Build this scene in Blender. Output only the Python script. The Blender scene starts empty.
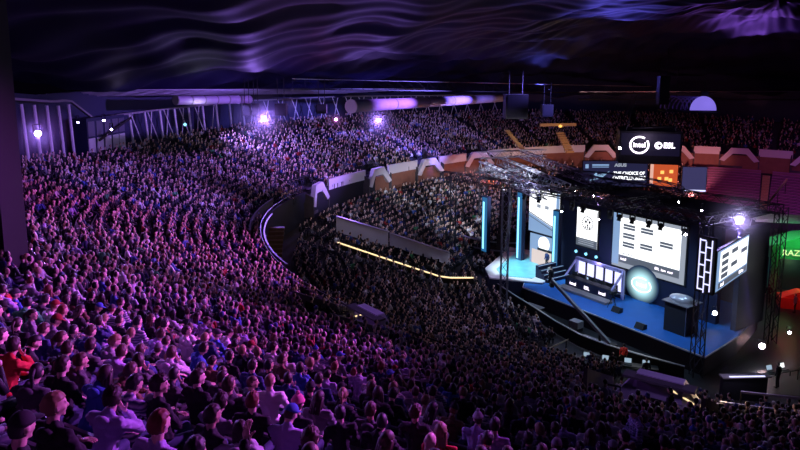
import bpy, math, random
import numpy as np
from mathutils import Vector, Matrix, Euler
R = math.radians
random.seed(7); rng = np.random.default_rng(7)
S = bpy.context.scene; COL = S.collection

# ------------------------------------------------------------------ camera
CAM_H = 21.0
cd = bpy.data.cameras.new('camera'); cam = bpy.data.objects.new('camera', cd); COL.objects.link(cam)
cam.location = (0, 0, CAM_H); cam.rotation_euler = (R(90 - 8.5), 0, 0)
cd.sensor_width = 36; cd.lens = 28.8; cd.shift_y = -0.068; cd.clip_end = 600; cd.clip_start = .2
S.camera = cam
# ------------------------------------------------------------------ world, exposure
W = bpy.data.worlds.new('world'); S.world = W; W.use_nodes = True
W.node_tree.nodes['Background'].inputs[0].default_value = (.10, .06, .28, 1)
W.node_tree.nodes['Background'].inputs[1].default_value = .006
S.view_settings.view_transform = 'Standard'; S.view_settings.look = 'None'
S.view_settings.exposure = 0.0; S.view_settings.gamma = 1.0
S.view_settings.use_curve_mapping = False

def spot(name, loc, aim, color, power, angle, blend=.6, size=.3):
    l = bpy.data.lights.new(name, 'SPOT'); l.energy = power; l.color = color
    l.spot_size = R(angle); l.spot_blend = blend; l.shadow_soft_size = size
    o = bpy.data.objects.new(name, l); COL.objects.link(o); o.location = loc
    o.rotation_euler = (Vector(aim) - Vector(loc)).to_track_quat('-Z', 'Y').to_euler()
    return o
def point(name, loc, color, power, size=.3):
    l = bpy.data.lights.new(name, 'POINT'); l.energy = power; l.color = color; l.shadow_soft_size = size
    o = bpy.data.objects.new(name, l); COL.objects.link(o); o.location = loc; return o
MAG = (.75, .16, 1.0); VIO = (.32, .16, 1.0); BLU = (.12, .16, 1.0); WHT = (.8, .85, 1.0)
# lights hung in the roof over the bowl, plus added fills marked below
spot('spotlight_stand_magenta', (16, 36, 24), (-8, 20, 14), (.62, .11, 1.0), 56000, 36, .9)
spot('spotlight_stand_pink', (22, 50, 24), (-15, 38, 13), (.72, .15, 1.0), 84000, 34, .8)
spot('spotlight_stand_rim', (-12, 84, 18.6), (-14, 32, 14), (.48, .25, 1.0), 150000, 20, .9)
spot('spotlight_stand_back', (-24, 40, 18.3), (-6, 26, 12), (.50, .15, 1.0), 4000, 60, .9)
spot('spotlight_foreground', (12, 18, 23), (-3.2, 7.8, 17.6), (.68, .12, 1.0), 22000, 36, .8)
spot('spotlight_stand_hot', (18, 28, 24), (-5, 13.5, 16), (.82, .15, 1.0), 46000, 22, .9)
spot('spotlight_foreground_side', (-12, 20, 19.8), (-2, 8, 16.8), (.40, .18, 1.0), 2500, 60, .9)
spot('spotlight_foreground_right', (22, 26, 23), (4, 7.5, 17), (.34, .12, 1.0), 1100, 60, .9)
spot('spotlight_checked_shirt', (12, 22, 23), (3.0, 8.0, 16.8), (.5, .15, 1.0), 2600, 12, .9)  # added fill without a fixture, brightening the one standing figure
spot('spotlight_rim_violet', (16, 66, 21), (-22, 74, 12), (.38, .18, 1.0), 70000, 40, .8)
spot('spotlight_rim_blue', (24, 82, 21), (-10, 96, 11), (.24, .18, 1.0), 115000, 40, .8)
spot('spotlight_rim_left', (8, 46, 23), (-22, 54, 13), (.40, .18, 1.0), 50000, 34, .9)
spot('spotlight_rim_back', (-24, 76, 18), (-8, 88, 10), (.34, .22, 1.0), 26000, 80, .8)
spot('spotlight_far_stand', (28, 84, 20), (2, 112, 10), (.24, .20, 1.0), 22000, 34, .9)
spot('spotlight_inner_stand', (15, 58, 15), (4, 82, 4), (.75, .80, 1.0), 24000, 38, .8)
spot('spotlight_parapet', (22, 66, 12), (6, 98, 8.4), (.8, .72, 1.0), 9000, 44, .6)  # added fills, this and the next, to lift the dim parapet
spot('spotlight_parapet_left', (10, 60, 13), (-6, 76, 8.4), (.7, .62, 1.0), 3500, 60, .6)
spot('spotlight_floor', (14, 56, 13), (0, 62, 0), (.6, .6, 1.0), 3500, 80, .8)
spot('spotlight_floor_near', (16, 50, 12), (5, 44, 0), (.7, .5, 1.0), 2600, 75, .8)
# coloured washes on the draped ceiling
spot('spotlight_ceiling_blue', (26, 78, 18.5), (20, 50, 30), (.14, .12, 1.0), 9000, 60, .9, .8)
spot('spotlight_ceiling_violet', (46, 88, 18), (38, 58, 29), (.34, .12, 1.0), 9000, 60, .9, .8)
spot('spotlight_ceiling_far', (24, 108, 17), (18, 80, 25), (.12, .12, 1.0), 3000, 60, .9, .8)
spot('light_truss_beam', (12.0, 56.0, 11.2), (5.5, 76, 9.6), (.8, .9, 1.0), 30000, 6, .3, .1)
spot('light_corner_beam', (24.1, 44.5, 10.5), (24.4, 43.0, 0), (.30, .2, 1.0), 50000, 13, .5, .1)

# ------------------------------------------------------------------ helpers
def mat(name, col=(.5, .5, .5), rough=.7, metal=0., emit=None, es=0., bump=0., bscale=20., var=0., vscale=8., spec=.4):
    m = bpy.data.materials.new(name); m.use_nodes = True; nt = m.node_tree; b = nt.nodes['Principled BSDF']
    b.inputs['Base Color'].default_value = (*col, 1); b.inputs['Roughness'].default_value = rough
    b.inputs['Metallic'].default_value = metal; b.inputs['Specular IOR Level'].default_value = spec
    if emit is not None:
        b.inputs['Emission Color'].default_value = (*emit, 1); b.inputs['Emission Strength'].default_value = es
    tc = nt.nodes.new('ShaderNodeTexCoord')
    n = nt.nodes.new('ShaderNodeTexNoise'); n.inputs['Scale'].default_value = vscale; n.inputs['Detail'].default_value = 4
    nt.links.new(tc.outputs['Object'], n.inputs['Vector'])
    if var > 0:
        r = nt.nodes.new('ShaderNodeMixRGB'); r.blend_type = 'MULTIPLY'; r.inputs[0].default_value = 1
        r.inputs[1].default_value = (*col, 1)
        cr = nt.nodes.new('ShaderNodeMapRange'); cr.inputs[3].default_value = 1 - var; cr.inputs[4].default_value = 1 + var
        nt.links.new(n.outputs['Fac'], cr.inputs[0]); nt.links.new(cr.outputs[0], r.inputs[2]); nt.links.new(r.outputs[0], b.inputs['Base Color'])
    if bump > 0:
        n2 = nt.nodes.new('ShaderNodeTexNoise'); n2.inputs['Scale'].default_value = bscale
        nt.links.new(tc.outputs['Object'], n2.inputs['Vector'])
        bp = nt.nodes.new('ShaderNodeBump'); bp.inputs['Strength'].default_value = bump
        nt.links.new(n2.outputs['Fac'], bp.inputs['Height']); nt.links.new(bp.outputs[0], b.inputs['Normal'])
    return m

class MB:
    def __init__(s): s.v = []; s.f = []; s.m = []; s.c = 0
    def add(s, V, F, mi=0):
        s.v += [tuple(map(float, p)) for p in V]; s.f += [tuple(i + s.c for i in f) for f in F]; s.m += [mi] * len(F); s.c += len(V); return s
    def box(s, c, d, rz=0, mi=0, M=None):
        x, y, z = d[0] / 2, d[1] / 2, d[2] / 2; ca, sa = math.cos(rz), math.sin(rz)
        V = []
        for i in (-1, 1):
            for j in (-1, 1):
                for k in (-1, 1):
                    px, py = i * x, j * y
                    V.append((c[0] + px * ca - py * sa, c[1] + px * sa + py * ca, c[2] + k * z))
        if M is not None: V = [tuple(M @ Vector(p)) for p in V]
        return s.add(V, [(0, 1, 3, 2), (4, 6, 7, 5), (0, 4, 5, 1), (2, 3, 7, 6), (0, 2, 6, 4), (1, 5, 7, 3)], mi)
    def tube(s, p, q, r0, r1=None, n=8, mi=0, cap=True):
        if r1 is None: r1 = r0
        p, q = Vector(p), Vector(q); d = (q - p)
        if d.length < 1e-6: return s
        a = d.normalized(); b = a.orthogonal().normalized(); c = a.cross(b)
        V = []
        for o, r in ((p, r0), (q, r1)):
            for i in range(n):
                t = 2 * math.pi * i / n; V.append(o + (b * math.cos(t) + c * math.sin(t)) * r)
        F = [(i, (i + 1) % n, n + (i + 1) % n, n + i) for i in range(n)]
        if cap: F += [tuple(range(n - 1, -1, -1)), tuple(range(n, 2 * n))]
        return s.add(V, F, mi)
    def bar(s, p, q, w, h, mi=0):           # rectangular bar
        p, q = Vector(p), Vector(q); a = (q - p).normalized(); up = Vector((0, 0, 1))
        b = a.cross(up)
        if b.length < 1e-3: b = Vector((1, 0, 0))
        b.normalize(); c = b.cross(a).normalized()
        V = []
        for o in (p, q):
            for i, j in ((-1, -1), (1, -1), (1, 1), (-1, 1)): V.append(o + b * (i * w / 2) + c * (j * h / 2))
        return s.add(V, [(3, 2, 1, 0), (4, 5, 6, 7), (0, 1, 5, 4), (1, 2, 6, 5), (2, 3, 7, 6), (3, 0, 4, 7)], mi)
    def prism(s, poly, z0, z1, mi=0):
        n = len(poly); V = [(x, y, z0) for x, y in poly] + [(x, y, z1) for x, y in poly]
        return s.add(V, [tuple(range(n - 1, -1, -1)), tuple(range(n, 2 * n))] + [(i, (i + 1) % n, n + (i + 1) % n, n + i) for i in range(n)], mi)
    def extr(s, poly, off, mi=0):           # poly of 3D points, thickened by off vector
        n = len(poly); off = Vector(off); V = [Vector(p) for p in poly] + [Vector(p) + off for p in poly]
        return s.add(V, [tuple(range(n - 1, -1, -1)), tuple(range(n, 2 * n))] + [(i, (i + 1) % n, n + (i + 1) % n, n + i) for i in range(n)], mi)
    def ell(s, c, r, M=None, nu=12, nv=8, mi=0, fn=None):
        V = []; c = Vector(c)
        for j in range(1, nv):
            ph = math.pi * j / nv
            for i in range(nu):
                t = 2 * math.pi * i / nu
                p = Vector((math.sin(ph) * math.cos(t), math.sin(ph) * math.sin(t), math.cos(ph)))
                if fn: p = fn(p)
                V.append(p)
        top, bot = Vector((0, 0, 1)), Vector((0, 0, -1))
        if fn: top, bot = fn(top), fn(bot)
        V += [top, bot]; n = len(V)
        V = [Vector((p[0] * r[0], p[1] * r[1], p[2] * r[2])) for p in V]
        if M is not None: V = [M @ p for p in V]
        V = [p + c for p in V]; F = []
        for j in range(nv - 2):
            for i in range(nu): F.append((j * nu + i, (j + 1) * nu + i, (j + 1) * nu + (i + 1) % nu, j * nu + (i + 1) % nu))
        for i in range(nu):
            F.append((n - 2, i, (i + 1) % nu)); F.append((n - 1, (nv - 2) * nu + (i + 1) % nu, (nv - 2) * nu + i))
        return s.add(V, F, mi)
    def cap(s, p, q, r0, r1, n=10, mi=0):   # tapered capsule
        p, q = Vector(p), Vector(q); d = q - p; L = d.length
        a = d.normalized() if L > 1e-6 else Vector((0, 0, 1)); b = a.orthogonal().normalized(); c = a.cross(b)
        rows = []
        for k in (-90, -50, -15): rows.append((r0 * math.sin(R(k)), r0 * math.cos(R(k)), p))
        for k in (15, 50, 90): rows.append((r1 * math.sin(R(k)), r1 * math.cos(R(k)), q))
        V = []; F = []
        V.append(rows[0][2] + a * rows[0][0])
        for (h, rr, o) in rows[1:-1]:
            for i in range(n):
                t = 2 * math.pi * i / n; V.append(o + a * h + (b * math.cos(t) + c * math.sin(t)) * rr)
        V.append(rows[-1][2] + a * rows[-1][0]); m = len(V)
        for i in range(n):
            F.append((0, 1 + (i + 1) % n, 1 + i)); F.append((m - 1, 1 + 3 * n + i, 1 + 3 * n + (i + 1) % n))
            for j in range(3): F.append((1 + j * n + i, 1 + j * n + (i + 1) % n, 1 + (j + 1) * n + (i + 1) % n, 1 + (j + 1) * n + i))
        return s.add(V, F, mi)
    def mesh(s, name, mats=(), smooth=False):
        me = bpy.data.meshes.new(name); me.from_pydata(s.v, [], s.f); me.update()
        for m in mats: me.materials.append(m)
        if len(mats) > 1: me.polygons.foreach_set('material_index', s.m)
        if smooth: me.polygons.foreach_set('use_smooth', [True] * len(me.polygons))
        return me
    def build(s, name, mats, parent=None, smooth=False, M=None):
        if not isinstance(mats, (list, tuple)): mats = [mats]
        o = bpy.data.objects.new(name, s.mesh(name, mats, smooth)); COL.objects.link(o)
        if parent is not None: o.parent = parent
        if M is not None: o.matrix_basis = M
        return o
def tag(o, label=None, cat=None, group=None, kind=None):
    if label: o['label'] = label
    if cat: o['category'] = cat
    if group: o['group'] = group
    if kind: o['kind'] = kind
    return o
def struct(o): o['kind'] = 'structure'; return o
def empty(name, loc=(0, 0, 0), rz=0, label=None, cat=None, group=None):
    o = bpy.data.objects.new(name, None); COL.objects.link(o); o.location = loc; o.rotation_euler = (0, 0, rz)
    o.empty_display_size = .2
    return tag(o, label, cat, group)
def copy_tree(o, parent=None, kids=None):
    c = o.copy(); COL.objects.link(c)
    if parent is not None: c.parent = parent
    for ch in o.children: copy_tree(ch, c)
    return c
def text(name, body, size, m, parent, M, align='CENTER', ext=.01, sx=1.0, bold=0.):
    cu = bpy.data.curves.new(name, 'FONT'); cu.body = body; cu.size = size; cu.extrude = ext; cu.align_x = align; cu.align_y = 'CENTER'; cu.offset = bold
    cu.resolution_u = 3
    t = bpy.data.objects.new(name, cu); COL.objects.link(t)
    dg = bpy.context.evaluated_depsgraph_get(); me = bpy.data.meshes.new_from_object(t.evaluated_get(dg)); me.name = name
    bpy.data.objects.remove(t); bpy.data.curves.remove(cu)
    me.materials.clear(); me.materials.append(m)
    o = bpy.data.objects.new(name, me); COL.objects.link(o); o.parent = parent; o.matrix_basis = M @ Matrix.Diagonal((sx, 1, 1, 1)); return o

# picture coordinate of a world point (used only to name places in labels and to cull unseen seats)
_c, _s = math.cos(R(8.5)), math.sin(R(8.5))
def proj(X, Y, Z):
    dz = Z - CAM_H; d = Y * _c - dz * _s
    d = np.where(np.abs(d) < 1e-6, 1e-6, d)
    return 400 + 640 * X / d, 170.65 - 640 * (Y * _s + dz * _c) / d, d

# ------------------------------------------------------------------ bowl geometry (plan is a slightly oval ring about the arena's centre)
CX, CY = 35., 61.
co = [43.595, -1.385, 2.378, 0.505, 1.286, -0.84, -2.176]
def rA(t):
    t = np.asarray(t, float)
    return co[0] + co[1] * np.cos(t) + co[2] * np.sin(t) + co[3] * np.cos(2 * t) + co[4] * np.sin(2 * t) + co[5] * np.cos(3 * t) + co[6] * np.sin(3 * t)
_kd = np.radians([-100, -60, 0, 60, 75, 90, 105, 119, 135, 150, 165, 180, 195, 210, 225, 240, 260, 300])
_kS = [.43, .40, .25, .21, .24, .26, .27, .28, .29, .285, .262, .232, .29, .39, .435, .43, .43, .40]
_kW = [30, 26, 20, 20, 20, 20, 20, 20, 20, 20, 20, 20, 22, 28, 31, 31, 31, 26]
_kZ = [6.5, 8, 8, 8, 8, 8, 8, 8, 8, 8, 8, 8, 8, 7.5, 6.9, 6.5, 6.5, 8]
def nrm(t): return (np.asarray(t, float) + R(100)) % (2 * math.pi) - R(100)
def SL(t): return np.interp(nrm(t), _kd, _kS)
def WD(t): return np.interp(nrm(t), _kd, _kW)
def ZA(t): return np.interp(nrm(t), _kd, _kZ)
def hup(t, s): w = WD(t); return ZA(t) + SL(t) * (.85 * s + .15 * s * s / w)
PITCH = .85
def tread(t, k): return hup(t, k * PITCH)
def pol(t, r): return CX + r * np.cos(t), CY + r * np.sin(t)
LOW_N = 17; LOW_P = .85
def low_in(t): return rA(t) - 1.4 - LOW_N * LOW_P
def low_h(t, k): return .9 + (ZA(t) - 2.3 - .9) * k / LOW_N

# ------------------------------------------------------------------ materials
M = dict(
 concrete=mat('concrete', (.10, .09, .10), .85, bump=.2, var=.3, vscale=2),
 step=mat('stand_concrete', (.055, .05, .06), .9, var=.3, vscale=3),
 floor=mat('arena_floor', (.014, .013, .017), .5, var=.3, vscale=.6),
 fascia=mat('fascia_brown', (.26, .11, .075), .6, var=.25, vscale=1.5),
 white=mat('white_panel', (.72, .70, .74), .5, var=.06),
 black=mat('black_paint', (.012, .012, .015), .6),
 blackm=mat('black_metal', (.03, .03, .035), .4, .6),
 steel=mat('galvanised_steel', (.45, .45, .5), .35, .8),
 dark=mat('dark_cloth', (.02, .02, .03), .9, bump=.2),
 navy=mat('navy_panel', (.015, .02, .06), .6),
 fabric=mat('ceiling_fabric', (.014, .013, .055), .6, bump=.3, bscale=.6, spec=.12),
 blue=mat('stage_carpet', (.01, .13, .50), .7, var=.12, vscale=1.2),
 seat=mat('seat_plastic', (.34, .12, .30), .5),
 bench=mat('bench_plastic', (.05, .04, .06), .5),
 wood=mat('tan_wood', (.5, .34, .16), .5, var=.2),
 red=mat('red_panel', (.55, .06, .03), .5, var=.3, vscale=2),
 screen_off=mat('unlit_screen', (.045, .045, .09), .3),
 gray=mat('grey_panel', (.24, .22, .25), .6),
 green=mat('green_panel', (.10, .55, .22), .5),
 glass=mat('rail_glass', (.10, .10, .14), .4),
)
def emi(name, col, st): return mat(name, (.02, .02, .02), .5, emit=col, es=st)
E_ = dict(
 white=emi('screen_white', (.95, .97, 1.), 1.6), pale=emi('screen_pale_blue', (.30, .48, .80), .8), navy=emi('screen_navy', (.03, .10, .22), .8),
 grey=emi('screen_grey', (.40, .45, .55), .8), ink=mat('screen_ink', (.01, .01, .015), .5), inkg=emi('screen_dark_grey', (.10, .12, .16), 1.),
 cyan=emi('light_cyan', (.25, .75, 1.), 2.0), lamp=emi('lamp_white', (.85, .8, 1.), 60.), lampv=emi('lamp_violet', (.55, .45, 1.), 40.),
 warm=emi('strip_warm', (1., .72, .38), 1.4), logo=emi('logo_white', (.95, .85, 1.), 3.0), red=emi('lamp_red', (1., .12, .12), 4.),
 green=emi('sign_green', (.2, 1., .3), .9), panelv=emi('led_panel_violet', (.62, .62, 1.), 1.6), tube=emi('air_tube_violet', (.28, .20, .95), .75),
 edge=emi('led_strip_violet', (.45, .35, 1.), 1.3), amber=emi('lamp_amber', (1., .5, .12), 1.5), orange=emi('poster_orange', (1., .22, .08), .7),
)

# ------------------------------------------------------------------ structure: floor, stands, walls, roof
NT = 300; TH = np.linspace(0, 2 * np.pi, NT, endpoint=False)
def ring_mesh(name, rows, mats, mid=None, smooth=False, unlit_near=False):
    """rows: list of (r(theta) array, z(theta) array)"""
    V = []
    for r, z in rows:
        x, y = pol(TH, r); z = np.broadcast_to(z, TH.shape); V.append(np.stack([x, y, z], 1))
    V = np.concatenate(V); F = []; mi = []
    for j in range(len(rows) - 1):
        for i in range(NT):
            a, b = j * NT + i, j * NT + (i + 1) % NT
            F.append((a, b, b + NT, a + NT)); mi.append(1 if unlit_near and R(152) < TH[i] < R(280) else 0)
    me = bpy.data.meshes.new(name); me.from_pydata(V.tolist(), [], F); me.update()
    for m in mats: me.materials.append(m)
    me.polygons.foreach_set('material_index', mi)
    if smooth: me.polygons.foreach_set('use_smooth', [True] * len(F))
    o = bpy.data.objects.new(name, me); COL.objects.link(o); return struct(o)
MB().prism([(CX + 120 * math.cos(t), CY + 120 * math.sin(t)) for t in np.linspace(0, 2 * np.pi, 64, endpoint=False)], -.4, 0).build('floor', M['floor'])
struct(bpy.data.objects['floor'])
rows = [(low_in(TH), 0.), (low_in(TH), .9)]
for k in range(LOW_N):
    z = low_h(TH, k); rows.append((low_in(TH) + k * LOW_P, z)); rows.append((low_in(TH) + (k + 1) * LOW_P, z))
rows.append((rA(TH) - .02, low_h(TH, LOW_N - 1)))
ring_mesh('floor_lower_stand', rows, [M['step']])
rows = [(rA(TH) + .1, ZA(TH) - .3)]
NUP = 36
for k in range(NUP + 1):
    z = tread(TH, k); s0 = np.minimum(k * PITCH, WD(TH)); s1 = np.minimum((k + 1) * PITCH, WD(TH)); z = hup(TH, np.minimum(k * PITCH, WD(TH)))
    rows.append((rA(TH) + s0 + .1, z)); rows.append((rA(TH) + s1 + .1, z))
# gangway behind the top row
zr = hup(TH, WD(TH)); rows.append((rA(TH) + WD(TH) + .1, zr)); rows.append((rA(TH) + WD(TH) + 3.2, zr))
ring_mesh('floor_upper_stand', rows, [M['step']])
# fascia below the upper stand, and the white parapet on its edge
ring_mesh('wall_fascia', [(rA(TH) + .1, ZA(TH) + .05), (rA(TH) - .12, ZA(TH) + .05), (rA(TH) - .12, ZA(TH) - .35), (rA(TH), ZA(TH) - .35), (rA(TH), low_h(TH, LOW_N - 1))], [M['fascia'], M['dark']], unlit_near=True)  # dark material on the left and near arc stands in for unlit fascia
ring_mesh('wall_rim', [(rA(TH) + WD(TH) + 3.0, hup(TH, WD(TH)) - .5), (rA(TH) + WD(TH) + 3.0, hup(TH, WD(TH)) + 6.5)], [M['navy']])
ztop = np.array([0.]);
def roof_edge(t): return np.interp(nrm(t), np.radians([-100, -60, 0, 60, 90, 119, 150, 165, 180, 195, 210, 240, 260]), [27, 25, 18, 16.6, 16.4, 16.8, 17.6, 18.1, 19.0, 21.0, 24, 27, 27])
def ceil_z(t, q):  # q 0 rim .. 1 centre : sagging fabric between radial and cross cables
    base = roof_edge(t) + 1.2 + (29.5 - roof_edge(t) - 1.2) * (1 - (1 - q) ** 1.5) * .9
    swag = -.9 * np.abs(np.sin(q * 16 + .9 * np.sin(3 * t) + .4 * np.sin(11 * t))) ** 1.3 * (1 - .3 * q)
    fold = .28 * np.sin(34 * t + 9 * q + 1.5 * np.sin(7 * q)) * (1 - q) + .16 * np.sin(77 * t - 15 * q) * (1 - q) + .22 * np.sin(q * 61 + 3 * np.sin(5 * t))
    return base + swag + fold
def ceiling():
    nt, nq = 620, 150; t = np.linspace(0, 2 * np.pi, nt, endpoint=False); V = []; F = []
    for q in np.linspace(0, .985, nq):
        r = (rA(t) + WD(t) + 2.8) * (1 - q); x, y = pol(t, r); V.append(np.stack([x, y, ceil_z(t, q)], 1))
    V = np.concatenate(V)
    I = np.arange(nt); J = (I + 1) % nt
    for j in range(nq - 1):
        F.append(np.stack([I + j * nt, I + (j + 1) * nt, J + (j + 1) * nt, J + j * nt], 1))
    F = np.concatenate(F).tolist()
    me = bpy.data.meshes.new('ceiling'); me.from_pydata(V.tolist(), [], F); me.update(); me.materials.append(M['fabric'])
    me.polygons.foreach_set('use_smooth', [True] * len(F))
    o = bpy.data.objects.new('ceiling', me); COL.objects.link(o); struct(o)
ceiling()

def arc_slab(mb, t0, t1, r_in, r_out, z0, z1, n=None, mi=0):
    """curved slab between angles; r_*, z_* functions of theta"""
    n = n or max(2, int(abs(t1 - t0) / R(1.5)) + 1); ts = np.linspace(t0, t1, n); V = []; F = []
    for t in ts:
        for rr, zz in ((r_in(t), z0(t)), (r_out(t), z0(t)), (r_out(t), z1(t)), (r_in(t), z1(t))):
            x, y = pol(t, rr); V.append((x, y, zz))
    for i in range(n - 1):
        for a in range(4):
            b = (a + 1) % 4; F.append((i * 4 + a, i * 4 + b, (i + 1) * 4 + b, (i + 1) * 4 + a))
    F += [(3, 2, 1, 0), tuple(4 * (n - 1) + i for i in range(4))]
    mb.add(V, F, mi)
PORT = [(52, 3.2), (64.5, 3.2), (76, 3.2), (91, 3.2), (121.5, 3.3), (136.5, 3.3), (152, 3.3), (169.5, 3.3), (217.5, 2.0), (236, 1.9)]
GL = [(170.8, 179.5)]
def parapets():
    edges = sorted(PORT)
    segs = []
    for i in range(len(edges)):
        a, hw = edges[i]; b, hw2 = edges[(i + 1) % len(edges)]
        if b < a: b += 360
        if b - a > 100: continue
        segs.append((a + hw * 1.05, b - hw2 * 1.05))
    return segs
segs = parapets()
k = 0
for a, b in segs + [(238.6, 262), (34, 50)]:
    far = a < 165
    mb = MB(); arc_slab(mb, R(a), R(b), lambda t: rA(t) - .16, lambda t: rA(t) + .12, lambda t: ZA(t) + .05, lambda t: ZA(t) + (1.25 if far else .75))
    k += 1; struct(mb.build('trim_%d' % k, M['white'] if (far) else M['dark']))
    if not far:
        mb = MB(); arc_slab(mb, R(a), R(b), lambda t: rA(t) - .05, lambda t: rA(t) + .01, lambda t: ZA(t) + 1.02, lambda t: ZA(t) + 1.1)
        n = int((b - a) / 2)
        for i in range(n + 1):
            t = R(a + (b - a) * i / max(1, n)); x, y = pol(t, float(rA(t)) - .02); mb.tube((x, y, float(ZA(t)) + .7), (x, y, float(ZA(t)) + 1.08), .025, n=5)
        k += 1; struct(mb.build('trim_%d' % k, M['blackm']))
def frame(t, r, z):        # local frame at an angle: x = tangential, y = outward, z = up
    x, y = pol(t, r); o = Vector((float(x), float(y), float(z)))
    rad = Vector((math.cos(t), math.sin(t), 0)); tan = Vector((-math.sin(t), math.cos(t), 0))
    m = Matrix((( -tan.x, rad.x, 0, o.x), (-tan.y, rad.y, 0, o.y), (0, 0, 1, o.z), (0, 0, 0, 1)))
    return m
# ---- stairway exits in the stands, with a white cranked hood
PL = {52: 'white cranked hood over a stair exit at the right edge of the far stand', 64.5: 'white cranked stair exit hood at the top of the empty right stand',
 76: 'white cranked stair exit hood lit pink, right of the hanging screen cube', 91: 'broad white stair exit hood left of the hanging screen cube',
 121.5: 'white cranked stair exit hood left of the stage roof truss', 136.5: 'white cranked stair exit hood above the brown wall, second left of the stage roof',
 152: 'white cranked stair exit hood above the left end of the brown wall', 169.5: 'leftmost far white stair exit hood, beside the lit stairwell',
 217.5: 'small violet stair exit hood with a warm lit left wing in the dark near crowd', 236: 'violet stair exit hood below the stage corner with a number sign'}
for a, hw in PORT:
    t = R(a); near = a > 200
    r = float(rA(t)); z = float(ZA(t)) + (.35 if near else 0)
    w = 2.2 if near else 2.9; z += (.45 if a > 230 else 0) if near else 0; fr = frame(t, r - .45, z)
    e = empty('stair_exit', label=PL[a], cat='stair exit', group=None); e.matrix_world = fr
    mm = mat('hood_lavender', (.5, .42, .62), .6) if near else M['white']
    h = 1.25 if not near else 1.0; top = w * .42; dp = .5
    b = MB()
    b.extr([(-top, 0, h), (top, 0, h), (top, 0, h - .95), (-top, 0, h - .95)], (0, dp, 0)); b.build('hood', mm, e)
    for sgn in (-1, 1):
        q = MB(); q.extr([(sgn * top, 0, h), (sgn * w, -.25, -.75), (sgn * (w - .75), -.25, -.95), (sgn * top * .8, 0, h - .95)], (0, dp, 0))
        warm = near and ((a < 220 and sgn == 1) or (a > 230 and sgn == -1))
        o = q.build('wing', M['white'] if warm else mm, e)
        q = MB(); q.extr([(sgn * w, -.2, -2.0), (sgn * w, 3.8, -2.0), (sgn * w, 3.8, 2.2), (sgn * w, -.2, .2)], (-sgn * .15, 0, 0)); q.build('side_wall', M['concrete'], e)
    q = MB()
    for i in range(7): q.box((0, .6 + i * .45, -1.9 + i * .3), (2 * w - .4, .45, .3))
    q.build('stair', M['concrete'], e)
    if a > 230:
        q = MB(); q.box((-.2, -.04, h - .45), (.75, .05, .4)); s = q.build('sign', M['black'], e)
    if near:
        spot('light_stair_exit_top', fr @ Vector((0, 4, 5.5)), fr @ Vector((0, -.2, .6)), (.5, .3, 1), 260, 50, .8)  # added gentle fill that brightens the hood, no fixture there
        q = MB(); q.box((0, .6, h - .1), (1.3 * w, .6, .1)); q.build('ceiling_panel', M['concrete'], e)
        sx = 1 if a < 220 else -1
        q = MB(); q.tube((sx * .4, .5, h - .35), (sx * w * .8, .3, h - 1.0), .05); q.build('light_tube', E_['warm'], e)
        p = point('light_stair_exit', (fr @ Vector((sx * w * 1.0, -.9, .9))), (1, .7, .4), 50, .1)

# ---- curved stairwell at the left turn of the bowl
e = empty('stairwell', (-9.6, 54.5, 5.0), 0, 'open stairwell with tan lit back wall at the left turn of the bowl', 'stairwell')
def rel(e, mb, name, m): o = mb.build(name, m); o.parent = e; o.matrix_parent_inverse = Matrix.Translation(-e.location); return o
mb = MB(); arc_slab(mb, R(181), R(187), lambda t: float(rA(t)) + .3, lambda t: float(rA(t)) + .5, lambda t: 4.0, lambda t: 8.3); rel(e, mb, 'back_wall', M['wood'])
mb = MB(); arc_slab(mb, R(181), R(196), lambda t: float(rA(t)) + .7, lambda t: float(rA(t)) + .85, lambda t: 7.5, lambda t: 9.3); rel(e, mb, 'outer_wall', M['concrete'])
mb = MB()
for i in range(12):
    t = R(188 + i * .62); rr = float(rA(t)); z = 7.9 - i * .25
    mb.extr([(*map(float, pol(t, rr - 1.6)), z), (*map(float, pol(t, rr + .2)), z), (*map(float, pol(t + R(.62), rr + .2)), z), (*map(float, pol(t + R(.62), rr - 1.6)), z)], (0, 0, -.25))
rel(e, mb, 'steps', M['wood'])
mb = MB(); arc_slab(mb, R(186.5), R(205), lambda t: float(rA(t)) - .35, lambda t: float(rA(t)) - .28, lambda t: 7.7, lambda t: 8.7); rel(e, mb, 'glass_rail', M['dark'])
mb = MB(); arc_slab(mb, R(186.5), R(206), lambda t: float(rA(t)) - .38, lambda t: float(rA(t)) - .24, lambda t: 8.7, lambda t: 8.8); rel(e, mb, 'handrail', M['blackm'])
point('light_stairwell', (-8.2, 61.5, 8.8), (1, .72, .45), 45, .15)

# ---- struts round the rim
TLAB = 'slanting white rim strut'
ORD = ['first', 'second', 'third', 'fourth', 'fifth', 'sixth', 'seventh', 'eighth', 'ninth', 'tenth', 'eleventh', 'twelfth', 'thirteenth', 'fourteenth', 'fifteenth', 'sixteenth', 'seventeenth', 'eighteenth', 'nineteenth', 'twentieth']
ORD += ['twenty ' + x for x in ORD[:9]] + ['thirtieth'] + ['thirty ' + x for x in ORD[:9]] + ['fortieth'] + ['forty ' + x for x in ORD[:9]]
def strut(t, lean, name_label, grp, r=.13, m=None, zt=None):
    rr = float(rA(t) + WD(t)) + 1.2; z = float(hup(t, WD(t))); x, y = pol(t, rr); x2, y2 = pol(t + lean / rr, rr + .5); zt = zt or (z + 3.6)
    o = MB().tube((0, 0, 0), (float(x2 - x), float(y2 - y), zt - z), r, n=8).build('rim_strut', m or M['white']); o.location = (float(x), float(y), z)
    return tag(o, name_label, 'strut', grp)
for i, a in enumerate(np.arange(178.3, 190, 1.3)):
    strut(R(a), -.5, 'tall slanting white strut on the left rim, %s counting from the panelled booth' % ORD[i], 'tall struts on the left rim', .16, zt=float(hup(R(a), WD(R(a)))) + 5.4)
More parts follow.
